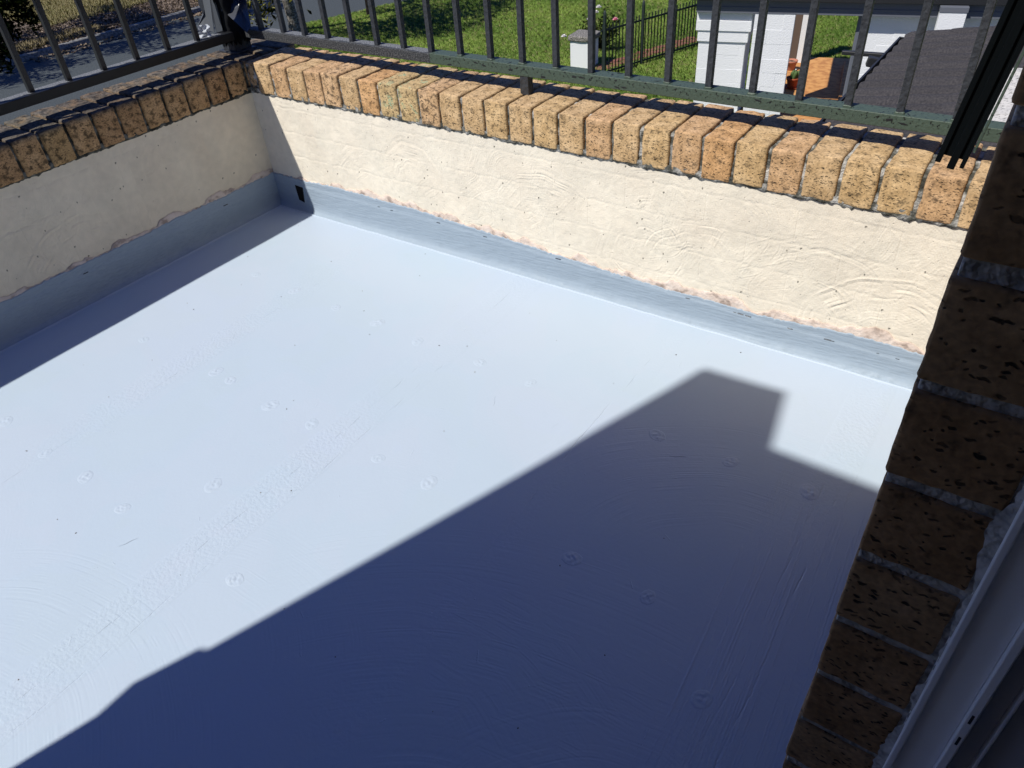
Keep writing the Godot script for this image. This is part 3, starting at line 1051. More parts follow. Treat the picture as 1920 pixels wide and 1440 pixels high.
	part("channel", box(Vector3(0.046, L, 0.012), 0.002), M.awning, aw, Vector3(0, L * 0.5, 0))
	for q in [[-0.0185, 0.009, 0.012], [0.004, 0.012, 0.018], [0.0195, 0.007, 0.012]]:
		part("rib", box(Vector3(q[1], L + q[2], 0.012), 0.0012), M.awning, aw, Vector3(q[0], L * 0.5 - q[2] * 0.5, 0.006))
	part("edge_strip", box(Vector3(0.004, L, 0.02), 0.001), M.green_paint, aw, Vector3(0.0265, L * 0.5 + 0.02, 0.004))
	part("bracket", box(Vector3(0.08, 0.08, 0.05), 0.004), M.darkmetal, aw, Vector3(0.02, L - 0.05, -0.032))

# ------------------------------------------------------------------ railings
func build_railings() -> void:
	var bar := box(Vector3(0.0165, 0.37, 0.0165), 0.0015)
	var r := RandomNumberGenerator.new()
	r.seed = 3
	var a := thing("railing", "black steel railing with a worn green bottom rail over the lit parapet", "railing")
	var z0 := -0.085
	var z1 := -0.133
	slab("bottom_rail", Vector3(-0.062, 0.606, z1), Vector3(0.822, 0.6355, z0), M.grey_metal, a, 0.002)
	part("grey_film", film_strip(true), M.rail_grey, a)
	tag(slab("bottom_rail", Vector3(0.8225, 0.606, z1), Vector3(2.452, 0.6365, z0 + 0.0006), M.green_paint, a, 0.002), "green painted length of bottom rail with flaked spots")
	slab("top_rail", Vector3(-0.085, 0.998, -0.141), Vector3(2.452, 1.03, -0.071), M.black, a, 0.003)
	for i in 21:
		piece("bar", bar, M.black, a, Vector3(0.014 + 0.1148 * i + (0.006 if i == 1 else 0.0), 0.817, -0.1045), Vector3(0, 0.02 * r.randf_range(-1, 1), 0.004 * r.randf_range(-1, 1)))
		if i > 7 and i % 5 != 2:   # weld collar under flaking paint
			piece("weld", rbox(Vector3(0.021, 0.007, 0.021), 0.003, 4, 0.003, 40 + i, 90.0), M.green_paint, a, Vector3(0.014 + 0.1148 * i, 0.6375, -0.1045))
	part("leg", box(Vector3(0.030, 0.058, 0.026), 0.002), M.black, a, Vector3(1.175, 0.581, -0.099))
	# chips on the green rail: thin lifted flakes with bare metal
	var chips := thing_chips(r)
	for k in 26:
		var x := r.randf_range(0.86, 1.75) if k < 19 else r.randf_range(1.75, 2.35)
		if k % 3 == 2:
			piece("paint_chip", chips[k % 4], M.darkmetal, a, Vector3(x, 0.6369, r.randf_range(-0.128, -0.092)), Vector3(-PI / 2, r.randf() * 3.0, 0))
		else:
			piece("paint_chip", chips[k % 4], M.darkmetal, a, Vector3(x, r.randf_range(0.611, 0.632), z0 + 0.0011), Vector3(0, 0, r.randf_range(-0.2, 0.2)))
	var b := thing("railing", "black steel railing along the street side parapet", "railing")
	slab("bottom_rail", Vector3(-0.125, 0.606, -0.04), Vector3(-0.070, 0.6355, 2.75), M.black_rail, b, 0.002)
	part("grey_film", film_strip(false), M.rail_grey, b)
	slab("top_rail", Vector3(-0.138, 0.99, -0.06), Vector3(-0.068, 1.022, 2.75), M.black, b, 0.003)
	for i in 23:
		piece("bar", bar, M.black_bar, b, Vector3(-0.098, 0.817, 0.095 + 0.1225 * i), Vector3(0, 0.02 * r.randf_range(-1, 1), 0))
	part("leg", box(Vector3(0.026, 0.058, 0.03), 0.002), M.black, b, Vector3(-0.098, 0.581, 1.45))
	# corner post
	var p := thing("corner_post", "black square corner post joining the two railings", "post")
	part("shaft", box(Vector3(0.075, 0.56, 0.075), 0.003), M.black, p, Vector3(-0.128, T + 0.282, -0.085))
	part("base_plate", box(Vector3(0.10, 0.008, 0.10), 0.002), M.black, p, Vector3(-0.128, T + 0.005, -0.085))
	part("side_plate", flap([Vector3(-0.153, 0.95, -0.036), Vector3(-0.118, 0.95, -0.045), Vector3(-0.126, 0.624, -0.043), Vector3(-0.156, 0.622, -0.035)], 0.004), M.dull_plate, p)
	# torn black plastic wrapped round the post
	var s := thing("torn_plastic", "torn black plastic sheeting wrapped round the corner post", "plastic sheet")
	part("wrap", crumple(Vector3(-0.128, 0, -0.085), 0.050, 0.59, 1.02, 5), M.wrap, s)
	part("flap", flap([Vector3(-0.150, 0.80, -0.122), Vector3(-0.092, 0.80, -0.158), Vector3(0.014, 0.654, -0.062), Vector3(0.014, 0.639, -0.037), Vector3(-0.084, 0.689, -0.049)], 0.002), M.sheeting, s)
	part("flap", flap([Vector3(-0.150, 0.83, -0.02), Vector3(-0.112, 0.80, -0.025), Vector3(-0.109, 0.643, 0.009), Vector3(-0.142, 0.656, 0.025), Vector3(-0.165, 0.657, 0.036), Vector3(-0.138, 0.70, 0.012), Vector3(-0.150, 0.735, 0.012)], 0.002), M.sheeting_grey, s)
	part("flap", flap([Vector3(-0.118, 0.80, -0.052), Vector3(-0.092, 0.79, -0.055), Vector3(-0.086, 0.715, -0.047), Vector3(-0.105, 0.70, -0.044), Vector3(-0.112, 0.735, -0.046)], 0.002), M.dull_plate, s)
	var rag := thing("white_rag", "crumpled white rag on the rail beside the corner post", "rag")
	var fr := fnl(4, 30.0, 3)
	part("cloth", sheet(16, 12, func(u, v):
		var x: float = (u - 0.5) * 0.045
		var y: float = (0.5 - v) * 0.05
		return Vector3(-0.105 + x * 0.5 + 0.009 * fr.get_noise_2d(x, y), 0.657 + y * 0.8, 0.052 - x * 0.7 + 0.008 * fr.get_noise_2d(y, x + 4.0))), two_sided(M.rag), rag)

# thin mottled grey layer on a rail top, ragged towards its front edge
func film_strip(right: bool) -> ArrayMesh:
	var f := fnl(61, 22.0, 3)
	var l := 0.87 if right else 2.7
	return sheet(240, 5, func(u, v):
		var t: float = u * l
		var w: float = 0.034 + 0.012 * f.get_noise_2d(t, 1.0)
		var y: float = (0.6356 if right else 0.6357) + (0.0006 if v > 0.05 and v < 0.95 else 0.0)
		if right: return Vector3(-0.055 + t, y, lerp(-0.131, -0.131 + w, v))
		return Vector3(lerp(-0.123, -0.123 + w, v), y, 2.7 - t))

func thing_chips(r: RandomNumberGenerator) -> Array:
	var out := []
	for k in 4:
		var o := PackedVector2Array()
		var a := r.randf_range(0.004, 0.010)
		var b := r.randf_range(0.0012, 0.003)
		for i in 9:
			var t := -TAU * i / 9.0
			o.append(Vector2(cos(t) * a, sin(t) * b) * r.randf_range(0.55, 1.25))
		out.append(prism(o, 0.0003, -0.0006))
	return out

func two_sided(m: StandardMaterial3D) -> StandardMaterial3D:
	m.cull_mode = BaseMaterial3D.CULL_DISABLED
	return m

func crumple(c: Vector3, r0: float, y0: float, y1: float, seed: int) -> ArrayMesh:
	var f := fnl(seed, 9.0, 3)
	return sheet(48, 40, func(u, v):
		var t: float = -u * TAU
		var y: float = lerp(y1, y0, v)
		var q := Vector3(cos(t), 0, sin(t))
		var w: float = r0 * (1.0 / max(abs(q.x), abs(q.z))) * 0.9
		var rr: float = lerp(r0, w, 0.75) + 0.012 * f.get_noise_3d(q.x * 0.12, y, q.z * 0.12) + 0.006 * f.get_noise_3d(q.x * 0.3, y * 2.5, q.z * 0.3)
		var ragged: float = 0.0 if v < 0.99 else 0.03 * f.get_noise_2d(q.x * 0.4, q.z * 0.4)
		return c + q * rr + Vector3(0, y + ragged, 0))

func flap(pts: Array, th: float) -> ArrayMesh:
	var st := SurfaceTool.new()
	st.begin(Mesh.PRIMITIVE_TRIANGLES)
	st.set_smooth_group(-1)
	var c := Vector3.ZERO
	for p in pts: c += p
	c /= pts.size()
	var n: Vector3 = (pts[1] - pts[0]).cross(pts[2] - pts[0]).normalized()
	c += n * 0.008
	for i in pts.size():
		var a: Vector3 = pts[i]
		var b: Vector3 = pts[(i + 1) % pts.size()]
		for p in [a, c, b, a - n * th, b - n * th, c - n * th, a, b, b - n * th, a, b - n * th, a - n * th]: st.add_vertex(p)
	st.generate_normals()
	return st.commit()

# ------------------------------------------------------------------ the neighbour's white block house
func block_face(parent: Node, x0: float, x1: float, y0: float, y1: float, z: float, depth: float, stagger: int) -> void:
	var ch := 0.228
	var n := int(ceil((y1 - y0) / ch - 0.001))
	for c in n:
		var a := y0 + ch * c
		var b: float = min(a + ch, y1)
		var x := x0
		var first := true
		while x < x1 - 0.01:
			var l := 0.455
			if first and (c + stagger) % 2 == 1: l = 0.2275
			first = false
			var e: float = min(x + l, x1)
			piece("block", box(Vector3(e - x - 0.0006, b - a - 0.0012, 0.06), 0.005), M.white, parent, Vector3((x + e) * 0.5, (a + b) * 0.5, z - 0.03 + rng.randf_range(-0.003, 0.003)))
			x = e
	slab("block_core", Vector3(x0 + 0.004, y0, z - depth), Vector3(x1 - 0.004, y1 - 0.002, z - 0.0025), M.white, parent, 0.002)

func build_neighbour() -> void:
	var h := thing("block_house", "white painted block house with dark fascia and open porch beyond the green rail", "house", Vector3(-2.762, G, -11.262), 0.2238)
	# left pier with two corbelled courses
	block_face(h, -0.06, 0.725, 0.0, 1.353, 0.0, 0.8, 0)
	slab("corbel", Vector3(-0.08, 1.357, -0.82), Vector3(0.757, 1.530, 0.028), M.white, h, 0.006)
	slab("corbel", Vector3(-0.115, 1.534, -0.85), Vector3(0.79, 1.70, 0.05), M.white, h, 0.006)
	slab("corbel", Vector3(-0.115, 1.703, -0.85), Vector3(0.79, 1.96, 0.035), M.white, h, 0.006)
	# second pier, set forward
	block_face(h, 0.835, 1.463, 0.0, 1.96, 0.115, 0.2, 1)
	# beam, gutter and roof edge
	slab("beam", Vector3(-0.12, 1.832, -0.02), Vector3(6.0, 2.04, 0.12), M.bluegrey, h)
	slab("beam_moulding", Vector3(-0.12, 1.905, 0.12), Vector3(6.0, 1.93, 0.128), M.bluegrey, h)
	slab("gutter", Vector3(-0.2, 2.036, 0.08), Vector3(6.0, 2.15, 0.235), M.darkmetal, h, 0.01)
	slab("gutter_lip", Vector3(-0.2, 2.150, 0.20), Vector3(6.0, 2.165, 0.245), M.darkmetal, h, 0.004)
	slab("upper_wall", Vector3(0.90, 2.17, -0.12), Vector3(6.0, 3.0, 0.03), M.white, h)
	slab("porch_roof", Vector3(0.90, 3.003, -2.3), Vector3(6.0, 3.12, 0.03), M.tiles[0], h)
	# right-hand wall under a shaded lintel
	block_face(h, 2.515, 4.4, 0.0, 1.832, -0.06, 0.25, 0)
	slab("shaded_return", Vector3(2.403, 0.0, -0.16), Vector3(2.508, 1.9, -0.05), M.bluegrey, h, 0.02)  # blue-grey colour stands in for shade on the white wall return
	slab("rainwater_head", Vector3(3.50, 1.60, 0.13), Vector3(3.86, 1.96, 0.33), M.white, h, 0.006)
	slab("rainwater_head_lid", Vector3(3.49, 1.955, 0.12), Vector3(3.87, 2.03, 0.34), M.bluegrey, h, 0.004)
	# porch
	slab("porch_floor", Vector3(1.30, 0.0, -3.86), Vector3(2.75, 0.114, 0.02), M.terracotta, h, 0.01)
	slab("porch_step", Vector3(2.36, 0.114, -3.4), Vector3(2.75, 0.19, 0.0), M.terracotta, h, 0.01)
	slab("timber_post", Vector3(1.27, 0.0, -3.62), Vector3(1.42, 2.3, -3.42), M.timber, h, 0.006)
	slab("white_post", Vector3(1.424, 0.0, -3.62), Vector3(1.546, 2.3, -3.40), M.white, h, 0.006)
	# low tiled wing in front: gutter along its left edge, concrete tiles rising to the right
	var w := thing("tiled_wing", "low wing with dark grey concrete roof tiles and a black gutter", "house wing")
	var gx := 0.90
	var gy := -1.2
	slab("wing_wall", Vector3(1.16, G, -8.0), Vector3(4.4, gy - 0.12, -3.6), M.white, w)
	slab("soffit", Vector3(0.97, gy - 0.12, -8.1), Vector3(1.3, gy - 0.10, -3.5), M.bluegrey, w)
	# gutter: square trough
	var gut := PackedVector2Array([Vector2(0, 0), Vector2(0.0, 0.105), Vector2(-0.014, 0.105), Vector2(-0.014, 0.113), Vector2(0.006, 0.113), Vector2(0.006, 0.008), Vector2(0.112, 0.008), Vector2(0.112, 0.09), Vector2(0.12, 0.09), Vector2(0.12, 0)])
	part("gutter", prism(gut, -3.5, -8.06), M.darkmetal, w, Vector3(gx - 0.035, gy - 0.115, 0))
	part("gutter_end", box(Vector3(0.125, 0.11, 0.004), 0.001), M.darkmetal, w, Vector3(gx + 0.025, gy - 0.06, -8.064))
	part("gutter_bracket", box(Vector3(0.20, 0.008, 0.02), 0.002), M.darkmetal, w, Vector3(gx + 0.07, gy + 0.004, -8.0))
	part("gutter_bracket", box(Vector3(0.13, 0.006, 0.035), 0.002), M.white, w, Vector3(gx + 0.03, gy + 0.002, -6.02))
	part("gutter_bracket", box(Vector3(0.20, 0.008, 0.02), 0.002), M.darkmetal, w, Vector3(gx + 0.07, gy + 0.004, -4.6))
	var leaf := box(Vector3(0.02, 0.003, 0.012), 0.0006)
	for p in [[0.01, -7.0], [0.03, -7.06], [0.015, -6.95], [0.035, -7.12], [0.04, -6.9], [0.02, -6.2]]:
		piece("leaf_scrap", leaf, M.flashing, w, Vector3(gx + p[0], gy - 0.10, p[1]), Vector3(0, p[1] * 9.0, 0.3))
	# tiles: shallow waved, butt ends towards the gutter
	var tl := 0.40
	var tw := 0.262
	var slope := 0.165
	var ang := atan(slope)
	var vars := []
	for k in 3:
		var f := fnl(600 + k, 6.0, 3)
		vars.append(sheet(10, 8, func(u, v):
			# u along the width (z), v along the slope from the butt end
			var x: float = v * (tl + 0.05)
			var z: float = -(u - 0.5) * (tw + 0.014)
			var y: float = 0.085 * pow(sin(PI * clamp(u * 1.02, 0.0, 1.0)), 0.9) + 0.010 * smoothstep(0.85, 1.0, u) + 0.0022 * f.get_noise_2d(x, z) + 0.016
			if v < 0.13: y -= 0.004
			if v < 0.01: y -= 0.022
			return Vector3(x - (0.004 if v > 0.12 and v < 0.14 else 0.0), y, z)))
	for row in 8:
		for col in 18:
			var z := -8.02 + tw * (col + 0.5)
			var x := gx + 0.045 + row * tl * cos(ang)
			var y := gy - 0.012 + (x - gx) * slope
			piece("roof_tile", vars[(row * 5 + col * 3) % 3], M.tiles[(row * 7 + col * 5 + row * col) % 4], w, Vector3(x, y + 0.012 * 0 + rng.randf_range(-0.002, 0.002), z), Vector3(rng.randf_range(-0.006, 0.006), rng.randf_range(-0.006, 0.006), ang - 0.03))
	slab("roof_deck", Vector3(gx + 0.1, gy - 0.10, -8.05), Vector3(gx + 0.14, gy - 0.02, -3.5), M.darkmetal, w)
	part("roof_deck", box(Vector3(3.4, 0.02, 4.5), 0.002), M.darkmetal, w, Vector3(gx + 1.75, gy - 0.035 + 1.70 * slope, -5.78), Vector3(0, 0, ang))
	part("barge_board", box(Vector3(3.4, 0.07, 0.03), 0.003), M.darkmetal, w, Vector3(gx + 1.75, gy + 0.0 + 1.70 * slope, -8.05), Vector3(0, 0, ang))
	# spout and overflow on the gutter
	part("overflow_arm", rbox(Vector3(0.46, 0.045, 0.06), 0.012, 4), M.darkmetal, w, Vector3(0.60, -1.30, -7.62), Vector3(0, 0.1, 0))
	part("overflow_box", box(Vector3(0.15, 0.10, 0.10), 0.012), M.darkmetal, w, Vector3(0.76, -1.33, -7.45), Vector3(0, 0.3, -0.2))
	# pale flashing on the roof
	var ff := fnl(33, 5.0, 4)
	part("flashing", sheet(30, 40, func(u, v):
		var x: float = lerp(2.02, 2.9, u) + 0.03 * sin(v * 9.0)
		var z: float = lerp(-6.1, -4.6, v)
		return Vector3(x, gy + (x - gx) * slope + 0.115 + 0.018 * ff.get_noise_2d(x, z), z)), M.flashing, w)
	# flower pots on the porch
	var pot := lathe([Vector2(0, 0), Vector2(0.075, 0), Vector2(0.085, 0.02), Vector2(0.112, 0.145), Vector2(0.122, 0.147), Vector2(0.126, 0.185), Vector2(0.116, 0.187), Vector2(0.105, 0.16), Vector2(0, 0.155)])
	var at := h.transform * Vector3(1.50, 0.114, -1.75)
	var p := thing("flower_pot", "terracotta pot with a small cactus on the porch behind the pier", "flower pot", at, 0.0, "clay pots on the porch")
	part("saucer", lathe([Vector2(0, 0), Vector2(0.11, 0), Vector2(0.145, 0.028), Vector2(0.138, 0.03), Vector2(0.10, 0.012), Vector2(0, 0.012)]), M.pot, p)
	part("pot", pot, M.pot, p, Vector3(0, 0.012, 0))
	part("soil", lathe([Vector2(0.108, 0), Vector2(0, 0.006)]), M.mulch, p, Vector3(0, 0.168, 0))
	var cactus := lathe([Vector2(0.0, 0.17), Vector2(0.02, 0.165), Vector2(0.036, 0.13), Vector2(0.034, 0.06), Vector2(0.026, 0.0)], 12)
	for k in 5:
		piece("cactus_stem", cactus, mat(lin(0.075, 0.13, 0.04), 0.7), p, Vector3(0.045 * cos(k * 1.3), 0.165, 0.04 * sin(k * 1.3)), Vector3(0.3 * sin(k * 1.3), k, -0.3 * cos(k * 1.3)))
	var pink := lathe([Vector2(0, 0.03), Vector2(0.012, 0.026), Vector2(0.014, 0.01), Vector2(0, 0)], 8)
	piece("cactus_flower", pink, M.rag, p, Vector3(0.03, 0.33, 0.02))
	var p2 := thing("flower_pot", "pinkish clay pot half hidden behind the second pier", "flower pot", h.transform * Vector3(1.36, 0.114, -2.9), 0.0, "clay pots on the porch")
	part("pot", pot, mat(lin(0.42, 0.17, 0.11), 0.8), p2, Vector3.ZERO)
	part("soil", lathe([Vector2(0.108, 0), Vector2(0, 0.006)]), M.mulch, p2, Vector3(0, 0.158, 0))
	var sa := thing("plant_saucer", "dark empty clay saucer on the porch floor by the pier", "saucer", h.transform * Vector3(1.50, 0.114, -1.15))
	part("dish", lathe([Vector2(0, 0), Vector2(0.10, 0), Vector2(0.13, 0.03), Vector2(0.122, 0.03), Vector2(0.095, 0.012), Vector2(0, 0.012)]), mat(lin(0.10, 0.03, 0.018), 0.8), sa)

# ------------------------------------------------------------------ gardens
func tuft_mesh(blades: int, h: float, spread: float, seed: int, wide := 0.006) -> ArrayMesh:
	var r := RandomNumberGenerator.new()
	r.seed = seed
	var st := SurfaceTool.new()
	st.begin(Mesh.PRIMITIVE_TRIANGLES)
	for k in blades:
		var a := r.randf() * TAU
		var b := Vector3(cos(a), 0, sin(a)) * r.randf() * spread
		var lean := Vector3(cos(a * 1.7 + k), 0, sin(a * 1.7 + k)) * h * r.randf_range(0.2, 0.8)
		var s := Vector3(cos(a + 1.0), 0, sin(a + 1.0)) * wide
		var hh := h * r.randf_range(0.6, 1.1)
		var mid := b + lean * 0.35 + Vector3(0, hh * 0.6, 0)
		var tip := b + lean + Vector3(0, hh, 0)
		var n := (Vector3.UP + lean.normalized() * 0.4).normalized()
		for p in [b - s, b + s, mid + s * 0.8, b - s, mid + s * 0.8, mid - s * 0.8, mid - s * 0.8, mid + s * 0.8, tip]:
			st.set_normal(n)
			st.add_vertex(p)
	return st.commit()

func scatter(called: String, mesh: Mesh, m: Material, pts: Array, cols: Array, s0: float, s1: float, seed: int, tilt := 0.0) -> MultiMeshInstance3D:
	var r := RandomNumberGenerator.new()
	r.seed = seed
	var mm := MultiMesh.new()
	mm.transform_format = MultiMesh.TRANSFORM_3D
	mm.use_colors = true
	mm.mesh = mesh
	mm.instance_count = pts.size()
	for k in pts.size():
		var b := Basis(Vector3.UP, r.randf() * TAU)
		if tilt > 0.0: b = Basis(Vector3(r.randf_range(-1, 1), 0, r.randf_range(-1, 1)).normalized(), r.randf_range(-tilt, tilt)) * b
		var s := r.randf_range(s0, s1)
		mm.set_instance_transform(k, Transform3D(b.scaled(Vector3.ONE * s), pts[k]))
		mm.set_instance_color(k, cols[k])
	var o := MultiMeshInstance3D.new()
	o.name = nm(called)
	o.multimesh = mm
	o.material_override = m
	return o

func inside(p: Vector2, poly: PackedVector2Array) -> bool:
	return Geometry2D.is_point_in_polygon(p, poly)

func build_garden() -> void:
	var r := RandomNumberGenerator.new()
	r.seed = 99
	# lawn blades over the visible part of the lawn
	var tone := fnl(55, 0.35, 4)
	var pts := []
	var cols := []
	var area := PackedVector2Array([Vector2(-14.9, -11.3), Vector2(-15.85, -13.6), Vector2(-15.1, -16.16), Vector2(-14.7, -17.2), Vector2(-13.2, -20.6), Vector2(-11.0, -25.0), Vector2(3.5, -25.0), Vector2(3.0, -14.0), Vector2(-2.0, -10.8), Vector2(-8.0, -10.6)])
	var tries := 210000
	for k in tries:
		var p := Vector2(r.randf_range(-16.2, 3.5), r.randf_range(-25.0, -10.6))
		if p.y < -19.0 and r.randf() < 0.45: continue
		if not inside(p, area): continue
		pts.append(Vector3(p.x, G - 0.005, p.y))
		var t := tone.get_noise_2d(p.x, p.y)
		var u := r.randf()
		var c := Color(0.12, 0.22, 0.030).lerp(Color(0.30, 0.42, 0.080), clamp(0.45 + t * 0.9 + (u - 0.5) * 0.7, 0.0, 1.0))
		if u > 0.90: c = Color(0.34, 0.31, 0.14)
		cols.append(c)
	var g := scatter("lawn_grass", tuft_mesh(6, 0.075, 0.05, 1), leaf_mat(Color(1, 1, 1)), pts, cols, 0.7, 1.35, 12)
	add_child(g, true)
	tag(g, "short green grass of the lawn between street and white house", "grass", "", "stuff")
	# across the street: straw tufts, dry grass patch, leaf litter
	pts = []
	cols = []
	for k in 26000:
		var p := Vector2(r.randf_range(-29.0, -21.5), r.randf_range(-17.0, -7.0))
		var edge: bool = p.x > -22.4 and p.y > -11.2
		var patch: bool = p.x < -23.6 + 0.5 * tone.get_noise_2d(p.x * 2.0, p.y * 2.0) and p.y < -10.8
		if not (edge or patch): continue
		pts.append(Vector3(p.x, G, p.y))
		var c := Color(0.34, 0.28, 0.15).lerp(Color(0.22, 0.22, 0.09), r.randf())
		if edge: c = Color(0.42, 0.34, 0.20).lerp(Color(0.20, 0.17, 0.09), r.randf())
		cols.append(c)
	var dg := scatter("dry_grass", tuft_mesh(6, 0.13, 0.06, 2, 0.007), leaf_mat(Color(1, 1, 1)), pts, cols, 0.6, 1.5, 13)
	add_child(dg, true)
	tag(dg, "straw coloured dry grass on the verge across the street", "grass", "", "stuff")
	pts = []
	cols = []
	for k in 30000:
		var p := Vector2(r.randf_range(-24.6, -21.35), r.randf_range(-17.5, -8.5))
		pts.append(Vector3(p.x, G + 0.006 + 0.02 * r.randf(), p.y))
		cols.append(Color(0.34, 0.26, 0.19).lerp(Color(0.07, 0.05, 0.04), sqrt(r.randf())))
	for k in 500:   # blown on to the road and kerb
		pts.append(Vector3(r.randf_range(-21.2, -20.6) , G - 0.112, r.randf_range(-16.0, -8.5)))
		cols.append(Color(0.20, 0.15, 0.10))
	var litter := sheet(2, 2, func(u, v): return Vector3((u - 0.5) * 0.11, 0.02 * abs(u - 0.5) * abs(v - 0.3) * 4.0, (v - 0.5) * 0.05))
	var ll := scatter("leaf_litter", litter, leaf_mat(Color(1, 1, 1)), pts, cols, 0.5, 1.3, 14, 0.7)
	add_child(ll, true)
	tag(ll, "brown fallen leaves under trees across the street", "leaf litter", "", "stuff")
	var br := thing("fallen_branch", "dark fallen branch lying in the leaf litter by the far kerb", "branch")
	var bp := []
	var brr := []
	for k in 9:
		bp.append(Vector3(-21.75 - 0.05 * sin(k * 1.1), G + 0.06 + 0.03 * sin(k * 0.8), -10.2 - 0.33 * k))
		brr.append(0.05 - 0.004 * k)
	part("stem", tube(bp, brr, 7), M.bark_dark, br)
	part("twig", tube([bp[4], bp[4] + Vector3(-0.35, 0.06, -0.4), bp[4] + Vector3(-0.6, 0.10, -0.9)], [0.025, 0.018, 0.008], 6), M.bark_dark, br)
	# trees
	tree("street_tree", "pale barked tree on the lawn edge behind the corner post", Vector3(-15.34, G, -13.1), 0.155, [[Vector3(-14.6, 0.6, -11.3), Vector3(2.3, 1.3, 2.0)], [Vector3(-13.4, 1.2, -12.0), Vector3(1.6, 1.2, 1.5)], [Vector3(-15.6, 1.0, -13.6), Vector3(1.5, 1.0, 1.5)]], 5200, 0.10, Color(0.075, 0.12, 0.025), 1, true)
	tree("street_tree", "thin dark sapling on the lawn edge right of the pale tree", Vector3(-14.65, G, -15.33), 0.06, [[Vector3(-13.4, 0.9, -13.6), Vector3(1.3, 1.0, 1.2)]], 1100, 0.10, Color(0.06, 0.11, 0.025), 2, false)
	tree("shade_tree", "broad tree across the street, mostly out of the frame, shading the road", Vector3(-23.2, G, -4.2), 0.25, [[Vector3(-21.8, 1.2, -4.6), Vector3(1.7, 1.2, 1.6)], [Vector3(-21.6, 1.6, -7.6), Vector3(1.7, 1.1, 1.7)], [Vector3(-21.4, 2.0, -10.6), Vector3(1.6, 1.1, 1.6)], [Vector3(-22.9, 1.8, -8.6), Vector3(1.5, 1.0, 2.2)], [Vector3(-24.6, 1.6, -5.6), Vector3(1.5, 1.0, 1.2)], [Vector3(-25.0, 1.8, -8.6), Vector3(1.3, 0.9, 1.3)]], 9000, 0.11, Color(0.05, 0.085, 0.02), 3, false)
	tree("leafy_tree", "dark green leafy tree hanging into the top left corner", Vector3(-10.3, G, -1.3), 0.11, [[Vector3(-9.36, -0.60, -3.30), Vector3(0.40, 0.34, 0.36)], [Vector3(-9.38, -0.98, -3.06), Vector3(0.24, 0.24, 0.22)], [Vector3(-9.36, -1.22, -3.0), Vector3(0.12, 0.16, 0.12)], [Vector3(-9.8, -0.4, -2.6), Vector3(0.6, 0.55, 0.6)]], 15000, 0.042, Color(0.17, 0.24, 0.08), 4, false)
	# grass clump by the far kerb
	var gc := thing("grass_clump", "arching straw coloured grass clump at the far kerb", "grass clump", Vector3(-21.9, G, -14.9))
	part("leaves", tuft_mesh(90, 0.8, 0.16, 31, 0.012), grass_plain(Color(0.24, 0.20, 0.09)), gc)
	# low white gate pier with a stone cap
	var gp := thing("gate_pier", "low white pier with a weathered grey stone cap at the fence end", "pier", Vector3(-6.25, G, -13.28), 0.12)
	part("shaft", box(Vector3(0.46, 0.60, 0.48), 0.008), M.white, gp, Vector3(0, 0.30, 0))
	part("cap", rbox(Vector3(0.54, 0.11, 0.56), 0.02, 8, 0.018, 66, 9.0), M.stone, gp, Vector3(0, 0.66, 0))
	# spear-topped garden fence running away from the pier
	var f := thing("spear_fence", "dark green iron fence with spear tops between lawn and white house", "fence")
	var a := Vector3(-5.95, G, -13.05)
	var b := Vector3(-4.60, G, -15.75)
	fence_run(f, Vector3(-5.55, G, -12.75), Vector3(-4.52, G, -15.8), 34)
	for t in [0.02, 0.36, 0.97]:
		var q: Vector3 = Vector3(-5.55, G, -12.75).lerp(Vector3(-4.52, G, -15.8), t)
		part("post", box(Vector3(0.055, 1.24, 0.055), 0.004), M.fence, f, q + Vector3(0.03, 0.62, 0))
		part("post_cap", lathe([Vector2(0.036, 0), Vector2(0.03, 0.05), Vector2(0, 0.09)], 4), M.fence, f, q + Vector3(0.03, 1.24, 0))
	fence_run(f, Vector3(-4.52, G, -15.8), Vector3(-3.3, G, -15.5), 12)
	var f2 := thing("white_picket_screen", "white slatted posts behind the far end of the iron fence", "fence")
	for k in 4: piece("slat", box(Vector3(0.07, 1.5, 0.05), 0.004), M.white, f2, Vector3(-4.75 + 0.17 * k, G + 0.75, -16.35 + 0.05 * k))
	# red brick edging behind the fence
	var e := thing("brick_edging", "strip of red bricks laid along the foot of the iron fence", "edging")
	var st := SurfaceTool.new()
	st.begin(Mesh.PRIMITIVE_TRIANGLES)
	var bm := box(Vector3(0.21, 0.07, 0.10), 0.008)
	for k in 26:
		for j in 2:
			var q := Vector3(-5.95, G + 0.03, -13.2).lerp(Vector3(-4.95, G + 0.03, -16.1), k / 25.0) + Vector3(0.22 * j - 0.05, r.randf_range(-0.012, 0.012), 0)
			st.append_from(bm, 0, Transform3D(Basis(Vector3.UP, 0.33 + r.randf_range(-0.05, 0.05)), q))
	tag(part("bricks", st.commit(), M.red_brick, e), "", "", "", "stuff")
	# roses
	var rose := thing("rose_bush", "loose rose bush with white and pink flowers behind the fence", "rose bush", Vector3(-6.55, G, -14.6))
	var stems := SurfaceTool.new()
	stems.begin(Mesh.PRIMITIVE_TRIANGLES)
	stems.set_smooth_group(0)
	var lv := []
	var lc := []
	var tips := []
	for k in 22:
		var ang := r.randf() * TAU
		var l := r.randf_range(0.4, 0.86)
		var d := Vector3(cos(ang) * 0.45, l, sin(ang) * 0.45)
		tube_into(stems, [Vector3.ZERO, d * 0.5 + Vector3(0, 0.08, 0), d], [0.010, 0.007, 0.003], 5)
		tips.append(d)
		for j in 44:
			var t := r.randf_range(0.25, 1.0)
			lv.append(d * t + Vector3(r.randf_range(-1, 1), r.randf_range(-1, 1), r.randf_range(-1, 1)) * 0.09)
			lc.append(Color(0.05, 0.10, 0.025).lerp(Color(0.13, 0.17, 0.05), r.randf()))
